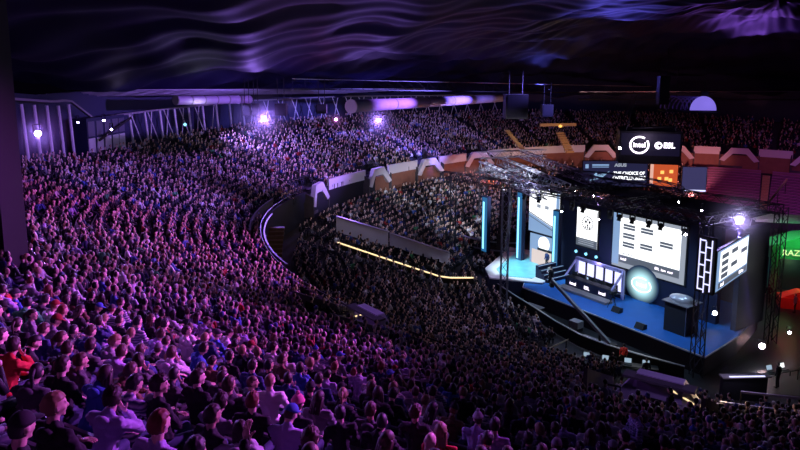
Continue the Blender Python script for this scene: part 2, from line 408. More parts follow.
for i, a in enumerate(np.arange(152.5, 170.5, 2.2)):
    strut(R(a), -.25, 'upright white strut behind the top row, %s leftwards from the brightest violet lamp' % ORD[i], 'upright struts on the left rim', .14)
for i, a in enumerate(np.arange(102, 152, 1.3)):
    strut(R(a), (1.3 if i % 2 else -1.3), 'thin slanting strut of the far rim zigzag, %s from its right end' % ORD[i], 'zigzag struts on the far rim', .07)
for i, a in enumerate(np.arange(158, 169, 1.2)):
    strut(R(a), (1.2 if i % 2 else -1.2), 'thin brace between the upright struts, %s leftwards from the cyan white lamp' % ORD[i], 'thin braces on the left rim', .06)
mb = MB(); arc_slab(mb, R(100), R(204), lambda t: float(rA(t) + WD(t)) + 1.4, lambda t: float(rA(t) + WD(t)) + 1.7, lambda t: float(hup(t, WD(t))) + 3.55 + (2.2 * min(1, max(0, (t - R(175)) / R(3)))), lambda t: float(hup(t, WD(t))) + 3.75 + (2.2 * min(1, max(0, (t - R(175)) / R(3)))), n=120)
tag(mb.build('ring_beam', M['gray']), 'thin pale ring beam capping the struts around the bowl rim', 'beam')

# panelled booth on the rim
t = R(174.2); fr = frame(t, float(rA(t) + WD(t)) + .6, float(hup(t, WD(t))) - .2)
e = empty('control_booth', label='white panelled control booth on the left rim between the struts', cat='booth'); e.matrix_world = fr
q = MB(); q.box((0, 1.0, 2.0), (7.2, 1.6, 4.0)); q.build('body', M['navy'], e)
for i, x in enumerate((-2.9, -1.4, .1, 1.6, 2.9)):
    q = MB(); q.box((x, .17, 1.1), (1.15, .06, 1.7)); q.build('panel', M['white'], e)
    q = MB(); q.box((x, .17, 2.9), (1.15, .06, 1.5)); q.build('window', M['glass'], e)
q = MB(); q.box((0, -.1, -.1), (8.2, .5, .18)); q.build('ledge', M['white'], e)
q = MB(); q.bar((4.4, -.2, 3.6), (-2.2, -.2, 1.7), .12, .25); q.build('brace', M['black'], e)

# pillar at the left edge
q = MB(); q.prism([(-15.2, 22.6), (-14.2, 22.3), (-14.0, 23.4), (-15.0, 23.8)], 12.5, 24); struct(q.build('wall_pillar', M['black']))
q = MB(); q.extr([(-17.5, 24.2, 13), (-14.6, 24.2, 13), (-14.9, 24.2, 17.6), (-17.5, 24.2, 18.8)], (0, .3, 0)); struct(q.build('wall_left', M['gray']))

# ---- ducts, catwalk and boxes under the roof edge
def cyl_thing(name, p, q, r, m, label, cat, capm=None, bands=6):
    p, q = Vector(p), Vector(q); e = empty(name, p, 0, label, cat)
    d = q - p; mb = MB().tube((0, 0, 0), d, r, n=24); mb.build('tube', m, e, False)
    for i in range(1, bands): b = MB(); c = d * (i / bands); b.tube(c, c + d.normalized() * .15, r * 1.05, n=24); b.build('joint_band', M['gray'], e)
    c = MB().tube(-d.normalized() * .12, (0, 0, 0), r * 1.08, n=24); c.build('end_cap', capm or M['white'], e)
    return e
ductm = mat('duct_violet_white', (.42, .34, .50), .45, var=.15, vscale=1)
cyl_thing('air_duct', (-4.6, 61, 18.05), (18.5, 113, 17.0), .62, ductm, 'long pale air duct with round end cap, hanging under the roof at centre', 'duct')
cyl_thing('air_duct', (-24.5, 70.5, 18.25), (-18.7, 80, 18.0), .50, ductm, 'short pale air duct left of the hanging black boxes', 'duct', M['gray'])
q = MB()
for k in range(5):
    y = 64 + k * 1.5; z = 18.9 + k * .12
    q.tube((-38 + k * 2, y, z), (-8 + k * 3, y + 34, z - .6), .09)
for i in range(22):
    f = i / 21; a = Vector((-38, 64, 18.9)).lerp(Vector((-8, 98, 18.3)), f); b = Vector((-30, 70, 19.4)).lerp(Vector((4, 104, 18.8)), f); q.tube(a, b, .05, n=5)
tag(q.build('roof_grating', M['steel']), 'silvery steel grating and pipes under the roof edge above the left struts', 'grating')
for nm, p, qq in (('catwalk', (-14, 84, 19.2), (46, 118, 17.6)), ('catwalk', (30, 108, 16.9), (80, 100, 17.2))):
    p, qq = Vector(p), Vector(qq); e = empty('catwalk', p, 0, 'long dark roof catwalk with thin bright rail ' + ('above the far stand' if p.x < 0 else 'above the right hand far stand'), 'catwalk')
    d = qq - p; q = MB().bar((0, 0, 0), d, 1.2, .15); q.build('deck', M['blackm'], e)
    q = MB(); n = 40
    for i in range(n): q.tube(d * (i / n), d * (i / n) + Vector((0, 0, 1.3)), .03, n=4); q.tube(d * (i / n) + Vector((0, 0, 1.3)), d * ((i + 1) / n), .03, n=4)
    q.build('lattice', M['blackm'], e)
    q = MB().tube((0, 0, 1.3), d + Vector((0, 0, 1.3)), .06, n=6); q.build('rail', M['steel'], e)
def hung_box(x0, x1, y0, y1, dep, label, name='loudspeaker'):
    X0, X1 = (x0 - 400) / 640 * dep, (x1 - 400) / 640 * dep; Z0, Z1 = 21 - (y1 - 75) / 640 * dep, 21 - (y0 - 75) / 640 * dep
    e = empty(name, ((X0 + X1) / 2, dep, Z0), 0, label, 'loudspeaker' if name == 'loudspeaker' else 'box')
    w, h = X1 - X0, Z1 - Z0
    q = MB(); q.box((0, 0, h / 2), (w, w * .8, h)); q.build('cabinet', M['black'], e)
    q = MB(); q.box((0, -w * .4 - .03, h / 2), (w * .86, .05, h * .86)); q.build('grille', M['dark'], e)
    for sx in (-.3, .3): q = MB(); q.tube((w * sx, 0, h), (w * sx, 0, h + 3), .04); q.build('cable', M['blackm'], e)
    return e
hung_box(244, 251, 103, 115, 78, 'leftmost small black loudspeaker hanging under the roof grating')
hung_box(253, 260, 103, 115, 78, 'small black loudspeaker hanging second from left beside the violet lamp')
hung_box(276, 287, 103, 115, 78, 'black loudspeaker hanging just right of the bright violet lamp')
hung_box(317, 327, 104, 113, 78, 'black loudspeaker hanging left of the long pale duct')
hung_box(504, 526, 94, 118, 84, 'large black box hanging at the far end of the long pale duct')
hung_box(656, 666, 76, 104, 70, 'tall dark box hanging left of the glowing violet tube', 'equipment_box')
hung_box(541, 552, 104, 116, 92, 'small dark box hanging under the catwalk at centre', 'equipment_box')

point('light_roof_edge', (-22, 72, 17.4), (.75, .75, 1), 110, .3); point('light_roof_edge_left', (-28, 66, 17.6), (.6, .45, 1), 70, .3); point('light_duct', (-6, 57, 16.6), (.6, .35, 1), 160, .4); point('light_duct_far', (8, 88, 14.8), (.6, .35, 1), 260, .4)  # added fills without fixtures, brightening the grating and the duct with its cap
# glowing half round inflatable tube under the roof
e = empty('air_tube', (40.6, 86, 16.3), R(-12), 'glowing violet half round tube hanging under the roof at upper right', 'tube')
q = MB(); n = 20
def arch(q, y, r, th):
    a = [(-r * math.cos(math.pi * i / n), r * math.sin(math.pi * i / n) * 1.15) for i in range(n + 1)]; b = [(x * (r - th) / r, z * (r - th) / r) for x, z in a]
    return a, b
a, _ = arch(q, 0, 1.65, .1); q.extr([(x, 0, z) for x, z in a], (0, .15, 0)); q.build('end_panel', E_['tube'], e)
mtube = mat('tube_skin', (.30, .24, .62), .5)
for k in range(7):
    q = MB(); a, b = arch(q, 0, 1.6, .14); y = .5 + k * .6; xo = -.6 - k * .42
    q.extr([(x + xo, y, z) for x, z in a] + [(x + xo, y, z) for x, z in b[::-1]], (0, .2, 0)); q.build('rib', mtube, e)
q = MB(); q.box((-1.4, 2.3, -.2), (7, 5, .12)); q.build('tray', M['black'], e)
q = MB(); q.box((.1, .2, 2.2), (.9, .5, .6)); q.tube((.1, .3, 2.3), (.1, .3, 6), .05); q.build('hanger', M['blackm'], e); q = MB(); q.tube((-2.8, 3, 1), (-2.8, 3, 6), .05); q.build('hanger', M['blackm'], e)
point('light_air_tube', (41.2, 84.6, 17.2), (.35, .25, 1), 60, .5)

# lamps on the rim and in the roof
def lamp(loc, aim, label, em, r=.22, power=0, color=VIO, ang=60, name='stage_lamp'):
    loc = Vector(loc); e = empty(name, loc, 0, label, 'lamp'); d = (Vector(aim) - loc).normalized()
    q = MB().tube(-d * .55, -d * .02, r * .8, r * 1.1, n=16); q.build('housing', M['blackm'], e)
    q = MB().tube((0, 0, 0), d * .03, r, n=16); q.build('lens', em, e)
    q = MB(); s = d.cross(Vector((0, 0, 1))).normalized(); c = -d * .3
    q.tube(c + s * r * 1.3, c + s * r * 1.3 + Vector((0, 0, .5)), .03); q.tube(c - s * r * 1.3, c - s * r * 1.3 + Vector((0, 0, .5)), .03); q.tube(c + s * r * 1.3 + Vector((0, 0, .5)), c - s * r * 1.3 + Vector((0, 0, .5)), .03)
    q.build('yoke', M['blackm'], e)
    if power: spot('light_' + name, loc + d * .12, aim, color, power, ang, .7, r)
    return e
def atp(x, y, dep): return Vector(((x - 400) / 640 * dep, dep, 21 - (y - 75) / 640 * dep))
lamp(atp(37, 133, 36), (0, 0, 19), 'bright violet lamp shining between the tall struts at far left', E_['lampv'], .17, 1500, VIO, 80)
lamp(atp(104, 120, 52), (0, 0, 20), 'small white lamp near the top of the struts left of the booth', E_['lampv'], .09)
lamp(atp(111, 129, 52), (0, 0, 20), 'small violet lamp on the front of the panelled booth', E_['lampv'], .09)
lamp(atp(78, 122, 48), (0, 0, 20), 'small pale lamp between two tall struts at upper left', E_['lampv'], .07)
lamp(atp(185, 124, 66), (0, 0, 20), 'small cyan white lamp on the upright struts', E_['cyan'], .16)
lamp(atp(264, 118, 78), (0, 10, 18), 'brightest violet lamp above the far left rows between hanging boxes', E_['lampv'], .26, 4000, VIO, 100)
lamp(atp(336, 119, 84), (0, 10, 18), 'pinkish lamp at the rim left of the round duct end', mat('lamp_pink', (.1, .1, .1), emit=(1, .3, .9), es=14), .2)
lamp(atp(378, 120, 90), (0, 10, 18), 'violet lamp at the rim below the long pale duct', E_['lampv'], .2, 3000, VIO, 100)
lamp(atp(545, 158, 80), (0, 10, 18), 'small warm lamp left of the amber stair', E_['amber'], .1)
lamp(atp(621, 148, 74), (0, 10, 18), 'white lamp at the left edge of the hanging screen cube', E_['lamp'], .14)
lamp(atp(682, 148, 74), (0, 10, 18), 'white lamp at the right edge of the hanging screen cube', E_['lamp'], .11)
lamp(atp(747, 222, 44.5), (0, 0, 20), 'very bright white lamp on top of the right hand stage truss', E_['lamp'], .24, 900, (.6, .5, 1), 120)

# ------------------------------------------------------------------ stage
SO = Vector((11.44, 57.27, 0)); SU = Vector((.5518, -.8340, 0)); SN = Vector((.8340, .5518, 0))
SM = Matrix(((SU.x, SN.x, 0, SO.x), (SU.y, SN.y, 0, SO.y), (0, 0, 1, 0), (0, 0, 0, 1)))   # local: x along front, y towards the back
def SP(u, n, z=0): return SM @ Vector((u, n, z))
def sthing(name, u, n, z, label, cat, group=None, rz=0):
    e = empty(name, label=label, cat=cat, group=group); e.matrix_world = SM @ Matrix.Translation((u, n, z)) @ Matrix.Rotation(rz, 4, 'Z'); return e
def TX(x, y, z, s=1, rz=0): return Matrix.Translation((x, y, z)) @ Matrix.Rotation(rz, 4, 'Z') @ Matrix.Rotation(R(90), 4, 'X')

e = sthing('stage', 0, 0, 0, 'large blue carpeted stage with black skirt and thin white front edge', 'stage')
deckp = [(-1, 1.2), (0, 0), (17.9, 0), (17.2, 5.6), (15.5, 12), (-3, 12)]
q = MB(); q.prism(deckp, 1.35, 1.5); q.build('deck', M['blue'], e)
q = MB(); q.prism([(x * .995 + .04, y * .97 + .1) for x, y in deckp], 0, 1.35); q.build('skirt', M['dark'], e)
q = MB(); q.bar((-1, 1.15, 1.47), (0, -.03, 1.47), .05, .09); q.bar((0, -.03, 1.47), (17.9, -.03, 1.47), .05, .09); q.bar((17.92, 0, 1.47), (17.22, 5.6, 1.47), .05, .09); q.build('edge_strip', M['white'], e)
# lit triangular platform
e = sthing('runway_platform', 0, 0, 0, 'brightly lit cyan and white triangular platform at the left end of the stage', 'platform')
pp = [(-6.0, .6), (-3.4, -1.1), (.5, 2.0), (-1.0, 5.6), (-7.5, 9.5), (-10.5, 8.2)]
q = MB(); q.prism(pp, 0.0, 1.55); q.build('body', M['navy'], e)
q = MB(); q.prism(pp, 1.55, 1.68); q.build('rim', M['white'], e)
pi_ = [(-5.1, 1.3), (-3.2, .2), (-.9, 2.1), (-2.1, 5.0), (-7.2, 7.6), (-8.2, 6.8)]
floorc = mat('platform_floor_cyan', (.16, .50, .62), .3, var=.3, vscale=1.5)
q = MB(); q.prism(pi_, 1.68, 1.72); q.build('inset_floor', floorc, e)
e = sthing('stage_stairs', 0, 0, 0, 'short dark flight of steps with pale edges beside the triangular platform', 'stairs')
for i in range(5):
    q = MB(); q.box((-.9 + i * .38, 4.2, 1.72 + .45 - .23 * i), (.38, 3.0, 1.35 - .23 * i * 1.0)); q.build('step', M['navy'], e)
    q = MB(); q.box((-.71 + i * .38, 4.2, 1.72 + .45 - .23 * i + (1.35 - .23 * i) / 2), (.06, 3.0, .03)); q.build('edge', E_['pale'], e)
# back wall
q = MB(); q.box((5.0, 6.45, 5.5), (20.0, .5, 8.0)); q.box((16.4, 8.2, 5.5), (.4, 4, 8)); o = q.build('stage_backdrop', M['navy']); o.matrix_world = SM; tag(o, 'tall dark navy backdrop wall carrying the stage screens', 'backdrop')

def screen_frame(e, w, h, fr=.12, m=None):
    q = MB(); q.box((w / 2, .1, h / 2), (w + 2 * fr, .12, h + 2 * fr)); q.build('casing', m or M['black'], e)
def block(e, name, x0, z0, x1, z1, m, y=-.0):
    q = MB(); q.box(((x0 + x1) / 2, y, (z0 + z1) / 2), (x1 - x0, .02, z1 - z0)); return q.build(name, m, e)
# main screen 7.1 x 4.9
e = sthing('led_screen', 5.05, 6.05, 3.95, 'largest white stage screen showing a bracket of small grey boxes, facing the audience', 'screen')
screen_frame(e, 7.15, 4.85)
block(e, 'picture', 0, 0, 7.15, 4.85, E_['grey'])
block(e, 'bright_area', .75, 1.15, 6.7, 4.55, E_['white'], -.025)
block(e, 'left_band', 0, .2, .7, 4.85, E_['pale'], -.02)
block(e, 'footer', .75, .45, 6.7, 1.12, E_['inkg'], -.025)
for (x, z) in ((1.1, 3.55), (1.1, 2.75), (1.1, 1.95), (2.9, 3.55), (2.9, 2.15), (4.8, 2.75)):
    for dz in (0, .26): block(e, 'match_box', x, z + dz, x + 1.2, z + dz + .2, E_['inkg'], -.045)
text('lettering', 'intel', .34, E_['logo'], e, TX(1.25, -.05, .8)); text('lettering', 'ESL  iem  acer', .3, E_['logo'], e, TX(5.3, -.05, .78))
text('lettering', 'GROUP A', .26, E_['inkg'], e, TX(1.6, -.05, 1.3))
# portrait screen
e = sthing('led_screen', .85, 6.05, 4.9, 'narrow upright white screen with a round black emblem, left of the largest screen', 'screen')
screen_frame(e, 2.45, 3.65)
block(e, 'picture', 0, 0, 2.45, 3.65, E_['white'])
block(e, 'footer', 0, 0, 2.45, .75, E_['inkg'], -.02)
q = MB(); cx, cz = 1.3, 2.3
for i in range(20):
    a0, a1 = 2 * math.pi * i / 20, 2 * math.pi * (i + .62) / 20
    q.bar((cx + .62 * math.cos(a0), -.03, cz + .62 * math.sin(a0)), (cx + .62 * math.cos(a1), -.03, cz + .62 * math.sin(a1)), .03, .09)
for dx, dz, rr in ((-.22, .12, .13), (.22, .12, .13), (0, -.2, .1), (0, .33, .1)): q.ell((cx + dx, -.02, cz + dz), (rr, .03, rr))
for dx in (-.25, 0, .25): q.box((cx + dx, -.03, cz - .42), (.1, .03, .2))
q.build('emblem', E_['ink'], e)
for z in (.18, .38, .56): block(e, 'caption_line', .3, z, 2.1, z + .08, E_['grey'], -.035)
# left screen
e = sthing('led_screen', -5.5, 6.05, 5.0, 'pale screen at the left end of the stage, above the round white emblem', 'screen')
screen_frame(e, 4.1, 4.4)
block(e, 'picture', 0, 0, 4.1, 4.4, E_['white'])
q = MB(); q.add([(0, -.03, 0), (4.1, -.03, 0), (4.1, -.03, .6), (0, -.03, 1.9)], [(0, 1, 2, 3)]); q.build('lower_band', E_['pale'], e)
q = MB(); q.bar((0, -.045, 2.0), (4.1, -.045, .7), .02, .1); q.bar((0, -.045, 1.6), (4.1, -.045, .35), .02, .07); q.build('stripe', E_['inkg'], e)
block(e, 'side_band', 3.7, .3, 4.1, 4.4, E_['pale'], -.04)
for x in (1.1, 2.2): block(e, 'picture_spot', x, 2.6, x + .5, 2.95, E_['grey'], -.03)
# lower left lit wall with round emblem
e = sthing('lit_wall_panel', -5.2, 6.0, 1.5, 'lit pale wall panel with round white emblem behind the triangular platform', 'panel')
block(e, 'face', 0, 0, 4.2, 3.3, E_['pale'])
pinkf = emi('panel_warm_white', (.85, .72, .68), .9); block(e, 'lower_face', .3, .1, 3.9, 1.7, pinkf, -.03)
q = MB(); q.tube((2.0, -.05, 2.5), (2.0, -.12, 2.5), .75, n=28); q.build('emblem', E_['white'], e); block(e, 'emblem_bar', 1.2, 1.75, 3.2, 2.0, E_['ink'], -.14)
# cyan pillars left
for u, n, h, lab in ((-11.0, 5.0, 6.3, 'tall cyan and white banner pillar at the far left end of the stage'), (-1.0, 5.4, 6.5, 'cyan lit pillar left of the narrow upright screen'), (-6.2, 5.6, 7.5, 'cyan lit pillar left of the pale left screen')):
    e = sthing('banner_pillar', u, n, 1.5, lab, 'pillar'); wq = .9 if n == 5.0 else .8
    q = MB(); q.box((0, 0, h / 2), (wq, .5, h)); q.build('body', M['navy'], e)
    block(e, 'lit_face', -wq * .45, .1, wq * .45, h - .1, emi('pillar_blue', (.04, .25, .6), .55), -.27); block(e, 'lit_strip', -wq * .3, .4, -wq * .02, h - .6, E_['cyan'] if wq < 1 else E_['pale'], -.29)
# player booth
e = sthing('player_booth', 2.1, 3.4, 1.5, 'player booth with long dark desk front, lit violet back panels and truss frame', 'booth')
q = MB(); q.box((2.6, 0, .5), (5.2, .12, 1.0)); q.build('desk_front', M['navy'], e)
q = MB(); q.box((2.6, .4, 1.02), (5.2, .8, .05)); q.build('desk_top', M['black'], e)
q = MB(); q.box((2.6, -.5, .12), (5.5, .9, .22)); q.build('base', M['gray'], e)
text('lettering', 'intel', .42, E_['logo'], e, TX(.9, -.08, .55)); text('lettering', 'ESL', .42, E_['logo'], e, TX(2.5, -.08, .55)); text('lettering', 'intel', .42, E_['logo'], e, TX(4.2, -.08, .55))
for i in range(5):
    block(e, 'back_panel', .15 + i * 1.02, .6, .15 + i * 1.02 + .78, 2.3, E_['panelv'], 1.5)
q = MB(); q.box((2.6, 1.62, 1.3), (5.3, .15, 2.6)); q.build('rear_wall', M['navy'], e)
q = MB(); q.bar((0, 1.4, 2.55), (5.2, 1.4, 2.55), .26, .26); q.bar((0, 1.4, 0), (0, 1.4, 2.6), .2, .2); q.bar((5.2, 1.4, 0), (5.2, 1.4, 2.6), .2, .2); q.bar((0, 1.4, 2.5), (0, -.1, 1.1), .14, .14); q.bar((5.2, 1.4, 2.5), (5.2, -.1, 1.1), .14, .14)
q.build('frame', mat('booth_frame', (.4, .36, .7), .4), e)
for i in range(5):
    m_ = sthing('computer_monitor', 2.75 + i * 1.0, 3.85, 2.55, 'flat computer monitor on the player desk, ' + ['leftmost of five', 'second from left', 'middle one', 'second from right', 'rightmost of five'][i], 'monitor')
    q = MB(); q.box((0, 0, .3), (.6, .04, .36)); q.build('panel', M['black'], m_); q = MB(); q.box((0, .03, .3), (.55, .01, .31)); q.build('display', E_['pale'], m_)
    q = MB(); q.tube((0, .02, .02), (0, .02, .14), .03); q.box((0, .02, .01), (.25, .16, .02)); q.build('stand', M['blackm'], m_)
# light strip panel right of the booth
e = sthing('light_column', 6.55, 5.6, 1.5, 'slim violet white light column right of the player booth', 'light column')
q = MB(); q.box((0, 0, 1.2), (.5, .3, 2.4)); q.build('casing', M['black'], e); block(e, 'diffuser', -.17, .15, .17, 2.3, E_['panelv'], -.17)
# round glowing logo
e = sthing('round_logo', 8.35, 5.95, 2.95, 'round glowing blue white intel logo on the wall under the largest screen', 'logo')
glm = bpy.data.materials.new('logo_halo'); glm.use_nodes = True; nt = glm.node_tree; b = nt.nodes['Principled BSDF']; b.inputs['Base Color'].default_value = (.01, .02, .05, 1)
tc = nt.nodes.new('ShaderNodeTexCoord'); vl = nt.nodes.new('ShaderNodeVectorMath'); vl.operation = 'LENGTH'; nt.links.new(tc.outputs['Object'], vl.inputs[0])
cr = nt.nodes.new('ShaderNodeValToRGB'); cr.color_ramp.interpolation = 'EASE'; cr.color_ramp.elements[0].position = .12; cr.color_ramp.elements[0].color = (.55, .95, 1, 1); cr.color_ramp.elements[1].position = 1; cr.color_ramp.elements[1].color = (.0, .004, .02, 1)  # cyan halo painted as emission fading to the wall colour
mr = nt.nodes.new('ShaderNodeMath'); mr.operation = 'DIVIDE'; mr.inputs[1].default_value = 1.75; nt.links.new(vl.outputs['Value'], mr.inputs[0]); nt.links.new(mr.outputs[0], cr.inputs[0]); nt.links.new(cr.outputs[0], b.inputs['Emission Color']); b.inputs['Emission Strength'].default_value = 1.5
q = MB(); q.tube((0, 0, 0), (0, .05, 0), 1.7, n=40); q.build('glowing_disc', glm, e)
q = MB(); n = 36
for i in range(n):
    if 3 < i < 6: continue
    a0, a1 = 2 * math.pi * i / n, 2 * math.pi * (i + 1.05) / n
    q.bar((.95 * math.cos(a0), -.06, .62 * math.sin(a0)), (.95 * math.cos(a1), -.06, .62 * math.sin(a1)), .04, .1)
q.build('ring', E_['white'], e); text('lettering', 'intel', .62, E_['white'], e, TX(0, -.06, 0))
# right screen
p0, p1 = Vector((18.9, -1.1, 6.7)), Vector((17.45, 5.4, 6.7)); dd = p1 - p0
e = sthing('led_screen', p0.x, p0.y, p0.z, 'white bracket screen turned to the right at the right stage corner', 'screen', rz=math.atan2(dd.y, dd.x)); Lr = dd.length
q = MB(); q.box((Lr / 2, .1, 1.35), (Lr + .3, .2, 3.0)); q.build('casing', M['black'], e)
block(e, 'picture', 0, 0, Lr, 2.75, E_['pale'], -.02); block(e, 'bright_area', .5, .62, Lr - .2, 2.65, E_['white'], -.035)
block(e, 'footer', .4, .12, Lr - .2, .5, E_['inkg'], -.045)
for (x, z) in ((.8, 2.1), (.8, 1.62), (.8, 1.14), (.8, .72), (2.8, 2.1), (2.8, 1.14), (4.9, 1.7)): block(e, 'match_box', x, z, x + 1.3, z + .3, E_['inkg'], -.06)
text('lettering', 'intel', .36, E_['logo'], e, TX(1.1, -.06, .31)); text('lettering', 'ESL iem', .3, E_['logo'], e, TX(5.2, -.06, .31))
# LED strip column in front of it
e = sthing('led_column', 18.35, -1.55, 6.6, 'upright column of broken white LED strips on the right stage tower', 'led column')
q = MB(); q.box((0, .12, 1.9), (1.2, .12, 3.9)); q.build('frame', M['black'], e)
q = MB()
for i in range(3): q.box((-.45 + i * .42, 0, 1.9 - .15 * (i % 2)), (.06, .05, 3.5))
for i in range(9): q.box((-.25 + .42 * (i % 2), 0, .2 + i * .42), (.40, .05, .08))
q.build('led_strip', E_['panelv'], e)

# trusses
def truss(name, P, w=.5, label='', seg=.8, m=None, world=True, group=None, tri=False, rr=.045):
    """lattice truss through the points P"""
    P = [Vector(p) for p in P]; e = empty(name, P[0], 0, label, 'truss', group); ch = MB(); br = MB(); o = P[0]
    for a, b in zip(P[:-1], P[1:]):
        d = (b - a); L = d.length; d.normalize(); s = d.cross(Vector((0, 0, 1)))
        if s.length < .1: s = Vector((1, 0, 0))
        s.normalize(); u = s.cross(d).normalized()
        cs = [s * (i * w / 2) + u * (j * w / 2) for i, j in ((-1, -1), (1, -1), (1, 1), (-1, 1))]
        for c in cs: ch.tube(a + c - o, b + c - o, rr, n=5, cap=False)
        n = max(1, int(L / seg))
        for k in range(n):
            for f in range(4):
                c0, c1 = cs[f], cs[(f + 1) % 4]
                if k % 2: c0, c1 = c1, c0
                br.tube(a + d * (L * k / n) + c0 - o, a + d * (L * (k + 1) / n) + c1 - o, rr * .6, n=4, cap=False)
    ch.build('chord', m or M['blackm'], e); br.build('lattice', m or M['blackm'], e); return e
tm = mat('truss_aluminium', (.22, .23, .28), .45, .5); dm = mat('truss_dark', (.06, .06, .075), .5, .5)
Z1 = 10.7
truss('truss_tower', [SP(17.5, -.3, 0), SP(17.5, -.3, 11.2)], .65, 'dark lattice tower at the right front corner of the stage', m=dm)
truss('truss_tower', [SP(.2, -2.6, 0), SP(.2, -2.6, 11.0)], .6, 'lattice tower standing in front of the triangular platform', m=tm)
truss('truss_tower', [SP(-12.5, 1.5, 0), SP(-12.5, 1.5, 10.5)], .6, 'lattice tower at the far left end of the stage roof', m=dm)
truss('truss_tower', [SP(17.4, 10, 0), SP(17.4, 10, 11)], .65, 'lattice tower behind the screen that faces right', m=dm)
truss('roof_truss', [SP(-3, 5.2, 9.9), SP(17.2, 4.6, 10.2)], .7, 'thick dark roof truss directly above the white stage screens', m=dm)
truss('roof_truss', [SP(-14, 1.0, 10.2), SP(2, .2, 10.9), SP(17.5, -.3, 11.2)], .7, 'front roof truss of the stage running to the bright lamp', m=dm)
truss('roof_truss', [SP(-6, 9.4, 10.6), SP(17.5, 9.8, 10.8)], .7, 'rear roof truss of the stage roof', m=dm)
silver = mat('truss_silver', (.5, .5, .56), .4, .4)
truss('silver_truss', [(9.2, 71, 11), (12, 53, 11)], .8, 'leftmost long silver truss running from the far end to the stage front', m=silver, rr=.06)
truss('silver_truss', [(11.8, 75, 11), (14.8, 56, 11)], .8, 'second long silver truss from the left in the stage roof', m=silver, rr=.06)
truss('silver_truss', [(15.5, 80, 11.1), (18.5, 59, 11)], .8, 'third long silver truss from the left in the stage roof', m=silver, rr=.06)
truss('silver_truss', [(10, 80, 11), (18.9, 83, 11)], .8, 'silver truss along the far left end of the stage roof', m=silver, rr=.06)
truss('truss_tower', [(9.6, 73, 5), (9.6, 73, 11.4)], .8, 'dark lattice drop hanging at the left end of the silver trusses', m=dm)
labs = ['cross truss at the left end of the dark stage roof', 'cross truss above the pale left screen', 'cross truss above the narrow upright screen', 'cross truss above the largest screen', 'cross truss above the right hand stage screen']
for i, u in enumerate((-7, -2, 4, 10, 16.8)):
    truss('cross_truss', [SP(u, .2, 11.0), SP(u, 9.5, 10.9)], .6, labs[i], m=dm)
pts = []
for i in range(13):
    a = R(180 - i * 15); pts.append(SP(5.5 + 6 * math.cos(a), 5.5 + 3.0 * math.sin(a), 11.6))
truss('curved_truss', pts, .5, 'curved silver truss on top of the stage roof', m=tm)
q = MB(); q.prism([(-5, 5.5), (17, 5.3), (17, 9.5), (-5, 9.3)], 10.45, 10.55); o = q.build('roof_cloth', M['dark']); o.matrix_world = SM; tag(o, 'black cloth lying over the stage roof trusses', 'cloth')
# lamps hanging under the front truss
k = 0
LL = ['first', 'second', 'third', 'fourth', 'fifth', 'sixth', 'seventh', 'eighth', 'ninth', 'tenth']
for i, u in enumerate((-4.6, -2.6, 1.6, 2.9, 5.9, 6.9, 8.2, 9.8, 10.9, 13.0)):
    e = sthing('moving_head_lamp', u, 4.4, 8.9, LL[i] + ' black moving head lamp from the left, hung before the stage screens', 'lamp')
    q = MB(); q.ell((0, 0, 0), (.2, .2, .26)); q.tube((0, 0, 0), (0, -.1, -.34), .15, .19, n=12); q.build('head', M['black'], e)
    q = MB(); q.box((0, 0, .46), (.4, .26, .16)); q.box((-.24, 0, .2), (.06, .14, .5)); q.box((.24, 0, .2), (.06, .14, .5)); q.tube((0, 0, .5), (0, .3, 1.0), .04); q.build('yoke', M['blackm'], e)
for i, (x, y, dep, r) in enumerate(((578, 192, 56, .10), (597, 197, 53, .10), (684, 203, 50, .09), (708, 212, 47, .09), (693, 237, 44, .13), (565, 213, 52, .11), (603, 221, 50, .11))):
    lamp(atp(x, y, dep), (0, 10, 12), ['small white lamp on the stage roof above the left screens', 'small white lamp on the roof cloth above the upright screen', 'tiny white lamp on the roof above the largest screen', 'tiny white lamp on the roof left of the brightest lamp', 'bright round lamp at the right end of the truss over the largest screen', 'small lamp right of the pale left screen', 'small lamp right of the narrow upright screen'][i], E_['lamp'], r * .65)
for i, u in enumerate((1.0, 2.2, 3.4)):
    e = sthing('wall_lamp', u, 5.95, 4.25, ['left', 'middle', 'right'][i] + ' of three small cyan lamps under the narrow upright screen', 'lamp')
    q = MB(); q.tube((0, 0, 0), (0, -.1, 0), .13, n=14); q.build('lens', E_['cyan'], e); q = MB(); q.tube((0, .15, 0), (0, 0, 0), .18, n=14); q.build('housing', M['black'], e)
# line array
e = sthing('line_array', -3.2, .6, 4.2, 'tall curved black line array loudspeaker hanging at the left of the stage', 'loudspeaker')
for i in range(12):
    q = MB(); a = i * .035; q.box((0, -.05 * i * i * .06, 5.6 - i * .48), (1.15, .55, .44), M=Matrix.Rotation(0, 4, 'X')); q.build('cabinet', M['black'], e)
q = MB(); q.tube((-.4, 0, 5.8), (-.4, 0, 6.6), .04); q.tube((.4, 0, 5.8), (.4, 0, 6.6), .04); q.build('hanging_chain', M['blackm'], e)
# trophy stand / dark tower on the stage
e = sthing('display_stand', 14.2, 2.8, 1.5, 'tall dark box stand with curved silver top at the right of the stage', 'stand')
q = MB(); q.box((0, 0, 1.15), (1.8, 1.7, 2.3)); q.build('body', M['dark'], e)
q = MB(); q.box((0, 0, 2.36), (2.2, 2.0, .08)); q.build('top', M['gray'], e)
q = MB(); q.ell((-.1, 0, 2.5), (.95, .55, .38), nu=18, nv=10); q.ell((.3, 0, 2.62), (.6, .4, .3), nu=16, nv=8); q.build('cover', mat('silver_cover', (.62, .6, .68), .3, .3), e, True)
q = MB(); q.tube((.92, -.87, 0), (.92, -.87, 2.3), .025); q.build('edge_tube', M['steel'], e)
